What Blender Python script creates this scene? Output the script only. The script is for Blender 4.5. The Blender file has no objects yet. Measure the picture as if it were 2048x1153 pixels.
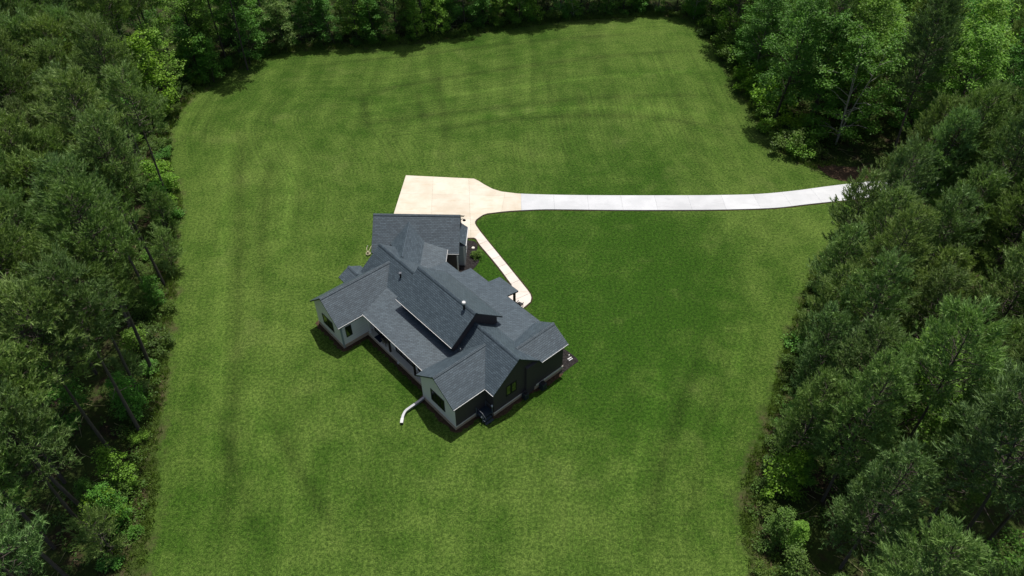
import bpy, bmesh, math, random
import numpy as np
from mathutils import Vector, Matrix

sc = bpy.context.scene
COL = sc.collection
R = math.radians

# ---------------------------------------------------------------- camera, light, exposure
CAM_H = 54.896
cam_d = bpy.data.cameras.new('camera')
cam_d.sensor_width = 36.0
cam_d.lens = 26.094
cam_d.clip_start = 0.5
cam_d.clip_end = 3000
cam = bpy.data.objects.new('camera', cam_d)
COL.objects.link(cam)
Rv = Vector((0.99997761, -0.00455021, -0.00490673))
Uv = Vector((0.00669182, 0.67995111, 0.73322692))
Fv = Vector((0.0, 0.73324334, -0.67996633))
cam.matrix_world = Matrix(((Rv.x, Uv.x, -Fv.x, 0), (Rv.y, Uv.y, -Fv.y, 0), (Rv.z, Uv.z, -Fv.z, CAM_H), (0, 0, 0, 1)))
sc.camera = cam

SUN_TO = Vector((0.125, 0.30, 1.0)).normalized()          # direction towards the sun
sun_elev = math.asin(SUN_TO.z)
sun_rot = math.atan2(SUN_TO.x, SUN_TO.y)
world = bpy.data.worlds.new('World')
sc.world = world
world.use_nodes = True
wn = world.node_tree
for n in list(wn.nodes):
    wn.nodes.remove(n)
wo = wn.nodes.new('ShaderNodeOutputWorld')
wb = wn.nodes.new('ShaderNodeBackground')
sky = wn.nodes.new('ShaderNodeTexSky')
sky.sky_type = 'NISHITA'
sky.sun_disc = False
sky.sun_elevation = sun_elev
sky.sun_rotation = sun_rot
sky.dust_density = 3.0
sky.ozone_density = 0.6
wb.inputs['Strength'].default_value = 0.085
wn.links.new(sky.outputs[0], wb.inputs['Color'])
wn.links.new(wb.outputs[0], wo.inputs['Surface'])
sun_d = bpy.data.lights.new('sun', 'SUN')
sun_d.energy = 4.2
sun_d.angle = R(0.5)
sun_d.color = (1.0, 0.95, 0.87)
sun = bpy.data.objects.new('sun', sun_d)
COL.objects.link(sun)
sun.rotation_euler = (-SUN_TO).to_track_quat('-Z', 'Y').to_euler()
sun.location = (0, 60, 90)

vs = sc.view_settings
vs.view_transform = 'Standard'
vs.look = 'None'
vs.exposure = 0.0
vs.gamma = 1.0
vs.use_curve_mapping = False
sc.render.engine = 'CYCLES'
sc.cycles.max_bounces = 5
sc.cycles.diffuse_bounces = 3
sc.cycles.transmission_bounces = 3
sc.cycles.glossy_bounces = 2


# ---------------------------------------------------------------- material helpers
class NT:
    def __init__(self, name):
        self.m = bpy.data.materials.new(name)
        self.m.use_nodes = True
        self.t = self.m.node_tree
        self.b = self.t.nodes['Principled BSDF']
        self.out = self.t.nodes['Material Output']

    def n(self, kind, **kw):
        nd = self.t.nodes.new(kind)
        for k, v in kw.items():
            if k.startswith('i_'):
                key = k[2:]
                key = int(key) if key.isdigit() else key
                nd.inputs[key].default_value = v
            else:
                setattr(nd, k, v)
        return nd

    def l(self, a, b):
        self.t.links.new(a, b)

    def noise(self, vec, scale, detail=3, rough=0.55):
        nd = self.n('ShaderNodeTexNoise')
        nd.inputs['Scale'].default_value = scale
        nd.inputs['Detail'].default_value = detail
        nd.inputs['Roughness'].default_value = rough
        if vec is not None:
            self.l(vec, nd.inputs['Vector'])
        return nd.outputs['Fac']

    def ramp(self, fac, a, b, ca=0.0, cb=1.0):
        mr = self.n('ShaderNodeMapRange')
        mr.interpolation_type = 'SMOOTHSTEP'
        mr.inputs['From Min'].default_value = a
        mr.inputs['From Max'].default_value = b
        mr.inputs['To Min'].default_value = ca
        mr.inputs['To Max'].default_value = cb
        self.l(fac, mr.inputs['Value'])
        return mr.outputs['Result']

    def mix(self, fac, a, b, mode='MIX'):
        mx = self.n('ShaderNodeMix')
        mx.data_type = 'RGBA'
        mx.blend_type = mode
        for s, v in ((mx.inputs['Factor'], fac), (mx.inputs['A'], a), (mx.inputs['B'], b)):
            if isinstance(v, (int, float)):
                s.default_value = v
            elif isinstance(v, tuple):
                s.default_value = (*v, 1.0) if len(v) == 3 else v
            else:
                self.l(v, s)
        return mx.outputs['Result']

    def math(self, op, a, b=None, c=None):
        nd = self.n('ShaderNodeMath', operation=op)
        for i, v in enumerate((a, b, c)):
            if v is None:
                continue
            if isinstance(v, (int, float)):
                nd.inputs[i].default_value = v
            else:
                self.l(v, nd.inputs[i])
        return nd.outputs[0]

    def pos(self):
        return self.n('ShaderNodeNewGeometry').outputs['Position']

    def mapped(self, vec, scale):
        mp = self.n('ShaderNodeMapping')
        mp.inputs['Scale'].default_value = scale
        self.l(vec, mp.inputs['Vector'])
        return mp.outputs[0]

    def bump(self, h, strength, dist=0.05):
        b = self.n('ShaderNodeBump')
        b.inputs['Strength'].default_value = strength
        b.inputs['Distance'].default_value = dist
        self.l(h, b.inputs['Height'])
        self.l(b.outputs[0], self.b.inputs['Normal'])

    def fin(self, col, rough=0.8, spec=0.3):
        if isinstance(col, tuple):
            self.b.inputs['Base Color'].default_value = (*col, 1.0)
        else:
            self.l(col, self.b.inputs['Base Color'])
        self.b.inputs['Roughness'].default_value = rough
        self.b.inputs['Specular IOR Level'].default_value = spec
        return self.m


def plain(name, col, rough=0.6, var=0.12, scale=3.0, spec=0.3, metal=0.0):
    t = NT(name)
    p = t.pos()
    f = t.noise(p, scale, 4)
    c = t.mix(f, tuple(x * (1 - var) for x in col), tuple(min(1, x * (1 + var)) for x in col))
    t.b.inputs['Metallic'].default_value = metal
    return t.fin(c, rough, spec)


# ---- shingles: UV is in metres, u along the eave, v up the slope
def shingle_mat():
    t = NT('asphalt_shingles')
    uv = t.n('ShaderNodeUVMap').outputs[0]
    br = t.n('ShaderNodeTexBrick')
    br.offset = 0.5
    br.inputs['Scale'].default_value = 1.0
    br.inputs['Mortar Size'].default_value = 0.020
    br.inputs['Mortar Smooth'].default_value = 0.3
    br.inputs['Brick Width'].default_value = 0.36
    br.inputs['Row Height'].default_value = 0.18
    br.inputs['Bias'].default_value = 0.0
    br.inputs['Color1'].default_value = (0.047, 0.068, 0.086, 1)
    br.inputs['Color2'].default_value = (0.078, 0.108, 0.132, 1)
    br.inputs['Mortar'].default_value = (0.026, 0.037, 0.048, 1)
    t.l(uv, br.inputs['Vector'])
    n1 = t.noise(t.mapped(uv, (0.9, 5.2, 1)), 1.0, 2, 0.6)
    c = t.mix(t.ramp(n1, 0.32, 0.68), (0.90, 0.90, 0.90), (1.10, 1.10, 1.10))
    col = t.mix(1.0, br.outputs['Color'], c, 'MULTIPLY')
    n2 = t.noise(uv, 0.35, 3)
    col = t.mix(1.0, col, t.mix(n2, (0.86, 0.87, 0.88), (1.12, 1.12, 1.1)), 'MULTIPLY')
    grit = t.noise(uv, 38, 2)
    col = t.mix(1.0, col, t.mix(grit, (0.75, 0.75, 0.75), (1.25, 1.25, 1.25)), 'MULTIPLY')
    saw = t.n('ShaderNodeSeparateXYZ')
    t.l(uv, saw.inputs[0])
    fr = t.math('FRACT', t.math('DIVIDE', saw.outputs['Y'], 0.18))
    t.bump(t.math('ADD', t.math('MULTIPLY', fr, -1.0), t.math('MULTIPLY', grit, 0.5)), 0.5, 0.02)
    return t.fin(col, 0.5, 0.55)


def siding_mat(name, col, row=0.18):
    t = NT(name)
    p = t.pos()
    sx = t.n('ShaderNodeSeparateXYZ')
    t.l(p, sx.inputs[0])
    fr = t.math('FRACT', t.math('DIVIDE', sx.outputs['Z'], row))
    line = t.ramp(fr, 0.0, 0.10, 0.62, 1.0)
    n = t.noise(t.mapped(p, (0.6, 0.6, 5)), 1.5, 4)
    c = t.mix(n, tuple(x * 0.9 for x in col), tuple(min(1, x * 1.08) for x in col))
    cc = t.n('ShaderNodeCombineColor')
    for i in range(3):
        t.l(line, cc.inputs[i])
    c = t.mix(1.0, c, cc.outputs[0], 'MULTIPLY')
    t.bump(t.math('MULTIPLY', fr, -1.0), 0.35, 0.02)
    return t.fin(c, 0.6, 0.3)


def brick_mat():
    t = NT('foundation_brick')
    uv = t.n('ShaderNodeUVMap').outputs[0]
    br = t.n('ShaderNodeTexBrick')
    br.inputs['Scale'].default_value = 1.0
    br.inputs['Brick Width'].default_value = 0.22
    br.inputs['Row Height'].default_value = 0.075
    br.inputs['Mortar Size'].default_value = 0.008
    br.inputs['Color1'].default_value = (0.42, 0.27, 0.17, 1)
    br.inputs['Color2'].default_value = (0.54, 0.41, 0.29, 1)
    br.inputs['Mortar'].default_value = (0.52, 0.47, 0.40, 1)
    t.l(uv, br.inputs['Vector'])
    t.bump(br.outputs['Fac'], -0.3, 0.01)
    return t.fin(br.outputs['Color'], 0.85, 0.2)


def concrete_mat(name, ca, cb, stain):
    t = NT(name)
    p = t.pos()
    n1 = t.noise(p, 0.35, 5, 0.6)
    n2 = t.noise(t.mapped(p, (0.5, 2.0, 1)), 0.9, 5, 0.6)
    n3 = t.noise(p, 9, 3)
    c = t.mix(t.ramp(n1, 0.3, 0.7), ca, cb)
    c = t.mix(t.ramp(n2, 0.52, 0.74, 0, 0.55), c, stain)
    c = t.mix(1.0, c, t.mix(n3, (0.93, 0.93, 0.93), (1.06, 1.06, 1.06)), 'MULTIPLY')
    oi = t.n('ShaderNodeObjectInfo')
    cc = t.n('ShaderNodeCombineColor')
    r = t.ramp(oi.outputs['Random'], 0, 1, 0.94, 1.04)
    for i in range(3):
        t.l(r, cc.inputs[i])
    c = t.mix(1.0, c, cc.outputs[0], 'MULTIPLY')
    t.bump(n3, 0.15, 0.01)
    return t.fin(c, 0.85, 0.2)


def lawn_mat():
    t = NT('mown_lawn')
    p = t.pos()
    at = t.n('ShaderNodeAttribute', attribute_name='edge')
    d = at.outputs['Fac']                                    # metres from the lawn's edge
    sx = t.n('ShaderNodeSeparateXYZ')
    t.l(p, sx.inputs[0])
    big = t.noise(p, 0.045, 4, 0.6)
    mid = t.noise(p, 0.28, 5, 0.62)
    small = t.noise(p, 1.7, 4, 0.65)
    fine = t.noise(p, 7.5, 3, 0.7)
    warp = t.math('ADD', d, t.math('MULTIPLY', t.noise(p, 0.07, 2), 1.2))
    cx = t.n('ShaderNodeCombineXYZ')
    t.l(warp, cx.inputs[0])
    swath = t.noise(t.mapped(cx.outputs[0], (0.75, 0.75, 0.75)), 1.0, 2, 0.5)
    streak = t.noise(t.mapped(cx.outputs[0], (3.2, 1, 1)), 1.0, 2, 0.5)
    # older passes of the mower running up the field
    cy = t.n('ShaderNodeCombineXYZ')
    t.l(t.math('ADD', sx.outputs['X'], t.math('MULTIPLY', t.noise(p, 0.03, 1), 6.0)), cy.inputs[0])
    t.l(t.math('MULTIPLY', sx.outputs['Y'], 0.03), cy.inputs[1])
    up = t.noise(cy.outputs[0], 0.42, 3, 0.55)
    f = t.math('ADD', t.math('MULTIPLY', big, 0.85), t.math('MULTIPLY', mid, 0.55))
    f = t.math('ADD', f, t.math('MULTIPLY', small, 0.35))
    f = t.math('ADD', f, t.math('MULTIPLY', t.math('MULTIPLY', swath, t.ramp(mid, 0.35, 0.65, 0.5, 1.0)), 0.28))
    f = t.math('ADD', f, t.math('MULTIPLY', streak, 0.20))
    f = t.math('ADD', f, t.math('MULTIPLY', up, 0.22))
    # lusher turf on the side of the house that drains towards the drive
    lush = t.n('ShaderNodeVectorMath', operation='DISTANCE')
    lush.inputs[1].default_value = (9.0, 60.0, 0.0)
    t.l(p, lush.inputs[0])
    lu = t.ramp(t.math('ADD', lush.outputs['Value'], t.math('MULTIPLY', t.math('SUBTRACT', big, 0.5), 30.0)), 3.0, 30.0, 0.15, 0.0)
    f = t.math('SUBTRACT', t.math('DIVIDE', f, 2.38), lu)
    g = t.ramp(f, 0.33, 0.66)
    c = t.mix(g, (0.025, 0.070, 0.0055), (0.086, 0.141, 0.027))
    c = t.mix(t.ramp(t.noise(p, 0.16, 4, 0.6), 0.55, 0.75, 0, 0.4), c, (0.112, 0.152, 0.042))
    # mower lines: round the field's edge, and older passes straight up it
    lines = t.ramp(t.noise(t.mapped(cx.outputs[0], (2.0, 1, 1)), 1.0, 3, 0.65), 0.36, 0.64, 0.84, 1.12)
    lines = t.math('MULTIPLY', lines, t.ramp(up, 0.36, 0.62, 0.88, 1.07))
    mk = t.math('MULTIPLY', t.ramp(t.noise(p, 0.09, 3), 0.36, 0.58, 0.35, 1.0), t.ramp(sx.outputs['Y'], 70.0, 95.0, 0.45, 1.0))
    lines = t.math('ADD', t.math('MULTIPLY', t.math('SUBTRACT', lines, 1.0), mk), 1.0)
    tk = t.n('ShaderNodeAttribute', attribute_name='track').outputs['Fac']
    tk = t.math('MULTIPLY', tk, t.ramp(t.noise(p, 0.5, 4, 0.65), 0.32, 0.62, 0.26, 0.52))
    lines = t.math('MULTIPLY', lines, t.math('ADD', tk, 1.0))
    lc = t.n('ShaderNodeCombineColor')
    for i in range(3):
        t.l(lines, lc.inputs[i])
    c = t.mix(1.0, c, lc.outputs[0], 'MULTIPLY')
    # blades and tufts
    vor = t.noise(p, 3.6, 3, 0.75)
    vor2 = t.noise(p, 11.0, 2, 0.7)
    c = t.mix(1.0, c, t.mix(t.ramp(vor, 0.30, 0.70), (0.52, 0.57, 0.50), (1.50, 1.42, 1.44)), 'MULTIPLY')
    c = t.mix(1.0, c, t.mix(t.ramp(vor2, 0.28, 0.72), (0.48, 0.52, 0.46), (1.54, 1.48, 1.48)), 'MULTIPLY')
    clip = t.ramp(t.noise(p, 8.5, 2, 0.6), 0.64, 0.72, 0, 0.5)
    c = t.mix(clip, c, (0.25, 0.27, 0.10))
    # thinning towards the wood
    edge = t.math('ADD', d, t.math('MULTIPLY', t.math('SUBTRACT', t.noise(p, 0.55, 4, 0.65), 0.5), 5.0))
    thin = t.ramp(edge, -1.3, 0.9, 1.0, 0.0)
    litter = t.mix(small, (0.050, 0.040, 0.022), (0.105, 0.085, 0.048))
    litter = t.mix(t.ramp(mid, 0.42, 0.58), litter, (0.035, 0.055, 0.012))
    c = t.mix(thin, c, litter)
    t.bump(t.math('ADD', t.math('MULTIPLY', fine, 0.6), small), 0.6, 0.12)
    return t.fin(c, 0.9, 0.1)


def floor_mat():
    t = NT('forest_litter')
    p = t.pos()
    a = t.noise(p, 0.4, 5, 0.65)
    b = t.noise(p, 3.0, 5, 0.7)
    c = t.mix(b, (0.018, 0.014, 0.008), (0.062, 0.047, 0.028))
    c = t.mix(t.ramp(a, 0.36, 0.52, 0, 0.9), c, t.mix(b, (0.016, 0.032, 0.006), (0.055, 0.085, 0.018)))
    t.bump(b, 0.8, 0.1)
    return t.fin(c, 0.95, 0.1)


def soil_mat(name, ca, cb):
    t = NT(name)
    p = t.pos()
    b = t.noise(p, 5.0, 5, 0.7)
    c = t.mix(t.ramp(b, 0.3, 0.7), ca, cb)
    t.bump(b, 0.8, 0.05)
    return t.fin(c, 0.95, 0.1)


def leaf_mat(name, spread, trans):
    t = NT(name)
    oi = t.n('ShaderNodeObjectInfo')
    ge = t.n('ShaderNodeNewGeometry')
    r = t.ramp(ge.outputs['Random Per Island'], 0, 1, 1 - spread, 1 + spread)
    cc = t.n('ShaderNodeCombineColor')
    for i in range(3):
        t.l(r, cc.inputs[i])
    c = t.mix(1.0, oi.outputs['Color'], cc.outputs[0], 'MULTIPLY')
    n = t.noise(ge.outputs['Position'], 0.6, 3)
    c = t.mix(t.ramp(n, 0.35, 0.7, 0, 0.45), c, t.mix(1.0, c, (1.14, 1.08, 0.80), 'MULTIPLY'))
    t.l(c, t.b.inputs['Base Color'])
    t.b.inputs['Roughness'].default_value = 0.55
    t.b.inputs['Specular IOR Level'].default_value = 0.25
    tr = t.n('ShaderNodeBsdfTranslucent')
    t.l(t.mix(1.0, c, (1.25, 1.35, 0.7), 'MULTIPLY'), tr.inputs['Color'])
    ms = t.n('ShaderNodeMixShader')
    ms.inputs[0].default_value = trans
    t.l(t.b.outputs[0], ms.inputs[1])
    t.l(tr.outputs[0], ms.inputs[2])
    t.l(ms.outputs[0], t.out.inputs['Surface'])
    return t.m


def bark_mat():
    t = NT('bark')
    oi = t.n('ShaderNodeObjectInfo')
    tc = t.n('ShaderNodeTexCoord').outputs['Object']
    n = t.noise(t.mapped(tc, (8, 8, 1.6)), 1.0, 5, 0.7)
    c = t.mix(n, (0.55, 0.55, 0.55), (1.5, 1.5, 1.5))
    c = t.mix(1.0, oi.outputs['Color'], c, 'MULTIPLY')
    t.bump(n, 0.8, 0.05)
    return t.fin(c, 0.95, 0.1)


def glass_mat():
    t = NT('window_glass')
    t.b.inputs['IOR'].default_value = 2.3
    n = t.noise(t.pos(), 0.8, 2)
    t.bump(n, 0.05, 0.05)
    t.fin((0.008, 0.010, 0.010), 0.04, 0.5)
    return t.m


M = dict(
    shingle=shingle_mat(), light=siding_mat('pale_siding', (0.82, 0.765, 0.765), 0.30), dark=siding_mat('charcoal_siding', (0.066, 0.055, 0.060)),
    grey=siding_mat('grey_siding', (0.30, 0.33, 0.36)), brick=brick_mat(), white=plain('white_trim', (0.64, 0.64, 0.64), 0.4),
    black=plain('black_trim', (0.016, 0.017, 0.019), 0.45), darktrim=plain('slate_trim', (0.030, 0.038, 0.045), 0.5),
    brown=plain('brown_post', (0.035, 0.024, 0.020), 0.6), glass=glass_mat(),
    slab=concrete_mat('drive_concrete', (0.54, 0.555, 0.58), (0.63, 0.645, 0.67), (0.48, 0.49, 0.51)),
    pad=concrete_mat('pad_concrete', (0.60, 0.535, 0.43), (0.70, 0.645, 0.55), (0.53, 0.42, 0.28)),
    walk=concrete_mat('walk_concrete', (0.62, 0.56, 0.50), (0.70, 0.65, 0.60), (0.55, 0.46, 0.38)),
    porch=concrete_mat('porch_concrete', (0.64, 0.58, 0.48), (0.72, 0.66, 0.56), (0.55, 0.48, 0.39)),
    lawn=lawn_mat(), floor=floor_mat(), edge_ground=soil_mat('dark_edging', (0.022, 0.018, 0.010), (0.060, 0.046, 0.026)),
    mulch=soil_mat('dark_mulch', (0.010, 0.009, 0.009), (0.045, 0.040, 0.040)), mud=soil_mat('bare_earth', (0.040, 0.026, 0.016), (0.095, 0.064, 0.040)),
    needle=leaf_mat('pine_needles', 0.35, 0.22), leaf=leaf_mat('green_leaves', 0.35, 0.30), bark=bark_mat(),
    steel=plain('galvanised_steel', (0.36, 0.37, 0.40), 0.42, metal=0.6), navy=plain('navy_cloth', (0.012, 0.020, 0.045), 0.8),
    wicker=plain('wicker', (0.16, 0.13, 0.10), 0.8), hose=plain('pale_hose', (0.60, 0.54, 0.38), 0.5), straw=plain('dry_stalks', (0.30, 0.27, 0.14), 0.9),
    deck=plain('blue_grey_deck', (0.03, 0.045, 0.06), 0.6), copper=plain('pale_stone', (0.66, 0.63, 0.56), 0.7), iron=plain('dark_steel', (0.12, 0.13, 0.15), 0.5),
)


# ---------------------------------------------------------------- object helpers
def link(name, me, parent=None, mats=None):
    o = bpy.data.objects.new(name, me)
    COL.objects.link(o)
    if parent is not None:
        o.parent = parent
    if mats is not None and me is not None:
        for m in (mats if isinstance(mats, (list, tuple)) else [mats]):
            me.materials.append(m)
    return o


def empty(name, loc, label=None, cat=None, group=None, rz=0.0):
    o = bpy.data.objects.new(name, None)
    COL.objects.link(o)
    o.location = loc
    o.rotation_euler = (0, 0, rz)
    o.empty_display_size = 0.3
    tag(o, label, cat, group)
    return o


def tag(o, label=None, cat=None, group=None, kind=None):
    for k, v in (('label', label), ('category', cat), ('group', group), ('kind', kind)):
        if v:
            o[k] = v
    return o


def np_mesh(name, V, F, smooth=False, mat_idx=None):
    V = np.asarray(V, np.float32)
    F = np.asarray(F, np.int32)
    k = F.shape[1]
    me = bpy.data.meshes.new(name)
    me.vertices.add(len(V))
    me.vertices.foreach_set('co', V.ravel())
    me.loops.add(F.size)
    me.loops.foreach_set('vertex_index', F.ravel())
    me.polygons.add(len(F))
    me.polygons.foreach_set('loop_start', np.arange(0, F.size, k, dtype=np.int32))
    if smooth:
        me.polygons.foreach_set('use_smooth', np.ones(len(F), bool))
    if mat_idx is not None:
        me.polygons.foreach_set('material_index', np.asarray(mat_idx, np.int32))
    me.update(calc_edges=True)
    me.validate()
    return me


class MB:
    """collects boxes, prisms and tubes in world coordinates, links them as one mesh"""

    def __init__(self):
        self.bm = bmesh.new()
        self.uv = self.bm.loops.layers.uv.new('UVMap')

    def prism(self, pts, off, mi=0, uvs=True):
        """closed prism: polygon pts (3D) swept along the vector off"""
        off = Vector(off)
        a = [self.bm.verts.new(Vector(p)) for p in pts]
        b = [self.bm.verts.new(Vector(p) + off) for p in pts]
        fs = [self.bm.faces.new(a), self.bm.faces.new(b[::-1])]
        n = len(a)
        for i in range(n):
            fs.append(self.bm.faces.new((a[i], b[i], b[(i + 1) % n], a[(i + 1) % n])))
        for f in fs:
            f.material_index = mi
        return fs

    def box(self, c, ax, ay, hx, hy, hz, mi=0):
        """box centred at c, half sizes hx, hy, hz along the plan axes ax, ay and z"""
        c = Vector(c)
        ax = Vector(ax) * hx
        ay = Vector(ay) * hy
        z = Vector((0, 0, hz))
        return self.prism([c - ax - ay - z, c + ax - ay - z, c + ax + ay - z, c - ax + ay - z], z * 2, mi)

    def tube(self, path, r, n=8, mi=0, r1=None):
        path = [Vector(p) for p in path]
        rings = []
        m = len(path)
        for i, p in enumerate(path):
            d = (path[min(i + 1, m - 1)] - path[max(i - 1, 0)]).normalized()
            s = d.cross(Vector((0, 0, 1)))
            if s.length < 1e-3:
                s = Vector((1, 0, 0))
            s.normalize()
            u = s.cross(d)
            rr = r if r1 is None else r + (r1 - r) * i / (m - 1)
            rings.append([self.bm.verts.new(p + (s * math.cos(2 * math.pi * k / n) + u * math.sin(2 * math.pi * k / n)) * rr) for k in range(n)])
        for a, b in zip(rings, rings[1:]):
            for k in range(n):
                f = self.bm.faces.new((a[k], a[(k + 1) % n], b[(k + 1) % n], b[k]))
                f.smooth = True
                f.material_index = mi
        self.bm.faces.new(rings[0][::-1]).material_index = mi
        self.bm.faces.new(rings[-1]).material_index = mi

    def build(self, name, mats, parent=None, label=None, bevel=0.0):
        bm = self.bm
        bmesh.ops.recalc_face_normals(bm, faces=bm.faces)
        if bevel:
            es = [e for e in bm.edges if len(e.link_faces) == 2 and e.calc_face_angle(0) > 0.6]
            bmesh.ops.bevel(bm, geom=es, offset=bevel, segments=1, affect='EDGES', profile=0.5)
        for f in bm.faces:
            nrm = f.normal
            up = Vector((0, 0, 1))
            if abs(nrm.z) > 0.98:
                a, b = Vector((1, 0, 0)), Vector((0, 1, 0))
            else:
                a = up.cross(nrm).normalized()
                b = nrm.cross(a)
            for lp in f.loops:
                lp[self.uv].uv = (lp.vert.co.dot(a), lp.vert.co.dot(b))
        if parent is not None:
            inv = parent.matrix_basis.inverted()
            par = parent.parent
            while par is not None:
                inv = inv @ par.matrix_basis.inverted()
                par = par.parent
            bm.transform(inv)
        me = bpy.data.meshes.new(name)
        bm.to_mesh(me)
        bm.free()
        o = link(name, me, parent, mats)
        if label:
            o['label'] = label
        return o


def catmull(pts, step):
    P = [np.array(p, float) for p in pts]
    out = []
    for i in range(len(P) - 1):
        p0, p1, p2, p3 = P[max(i - 1, 0)], P[i], P[i + 1], P[min(i + 2, len(P) - 1)]
        n = max(1, int(np.linalg.norm(p2 - p1) / step))
        for k in range(n):
            t = k / n
            out.append(0.5 * ((2 * p1) + (-p0 + p2) * t + (2 * p0 - 5 * p1 + 4 * p2 - p3) * t * t + (-p0 + 3 * p1 - 3 * p2 + p3) * t ** 3))
    out.append(P[-1])
    return [tuple(float(c) for c in q) for q in out]


def clip(poly, p, n, side=1, gap=0.0):
    """half-plane clip in plan: keep side*(x-p).n >= gap"""
    out = []
    f = lambda q: side * ((q[0] - p[0]) * n[0] + (q[1] - p[1]) * n[1]) - gap
    for i in range(len(poly)):
        a, b = poly[i], poly[(i + 1) % len(poly)]
        fa, fb = f(a), f(b)
        if fa >= 0:
            out.append(a)
        if (fa >= 0) != (fb >= 0):
            t = fa / (fa - fb)
            out.append((a[0] + (b[0] - a[0]) * t, a[1] + (b[1] - a[1]) * t))
    return out


def area(poly):
    return 0.5 * sum(poly[i][0] * poly[(i + 1) % len(poly)][1] - poly[(i + 1) % len(poly)][0] * poly[i][1] for i in range(len(poly)))


def cut_all(poly, cuts, gap=0.007):
    pieces = [poly]
    for (p, n) in cuts:
        L = math.hypot(*n)
        n = (n[0] / L, n[1] / L)
        nxt = []
        for q in pieces:
            for s in (1, -1):
                r = clip(q, p, n, s, gap)
                if len(r) >= 3 and abs(area(r)) > 0.25:
                    nxt.append(r)
        pieces = nxt
    return pieces


# ---------------------------------------------------------------- ground, lawn, paving
LAWN_PTS = [(-24.0, 2.0), (-26.0, 15.0), (-28.55, 26.9), (-29.68, 33.52), (-31.4, 38.5), (-32.3, 42.35), (-33.43, 47.17), (-35.19, 53.95), (-36.94, 60.9),
            (-39.6, 67.92), (-40.85, 74.8), (-44.2, 81.41), (-46.6, 87.45), (-48.3, 94.05), (-48.0, 101.28), (-46.3, 106.2), (-43.6, 111.0),
            (-39.8, 115.9), (-33.62, 117.94), (-26.75, 118.3), (-18.56, 119.5), (-10.3, 121.86), (-1.79, 125.35), (11.51, 128.9),
            (20.47, 130.0), (27.79, 130.8), (31.8, 128.4), (33.8, 119.81), (34.6, 109.81), (34.9, 100.17), (35.4, 91.35),
            (36.82, 85.18), (39.28, 82.0), (43.21, 80.4), (47.5, 79.4), (48.5, 78.0), (47.5, 75.8), (42.4, 73.6), (40.45, 71.0), (36.82, 66.19), (34.02, 62.7),
            (31.2, 57.82), (28.41, 52.64), (25.7, 47.28), (23.34, 41.88), (21.18, 38.08), (19.47, 35.06), (18.52, 32.23), (18.29, 29.15),
            (18.07, 26.57), (18.5, 15.0), (19.0, 2.0)]
BND = np.array(catmull(LAWN_PTS, 1.5))


def edge_dist(P):
    """signed distance (inside positive) to the lawn boundary, and nearest segment index"""
    P = np.asarray(P, float)
    A = BND
    B = np.roll(BND, -1, axis=0)
    best = np.full(len(P), 1e9)
    for a, b in zip(A[:-1], B[:-1]):
        ab = b - a
        t = np.clip(((P - a) @ ab) / (ab @ ab + 1e-12), 0, 1)
        d = np.hypot(*(P - (a + t[:, None] * ab)).T)
        best = np.minimum(best, d)
    inside = np.zeros(len(P), bool)
    for a, b in zip(A, B):
        c = ((a[1] > P[:, 1]) != (b[1] > P[:, 1])) & (P[:, 0] < (b[0] - a[0]) * (P[:, 1] - a[1]) / (b[1] - a[1] + 1e-12) + a[0])
        inside ^= c
    return np.where(inside, best, -best)


gme = np_mesh('ground', [(-900, -500, -0.03), (900, -500, -0.03), (900, 1300, -0.03), (-900, 1300, -0.03)], [(0, 1, 2, 3)])
tag(link('ground', gme, None, M['floor']), kind='structure')

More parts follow.
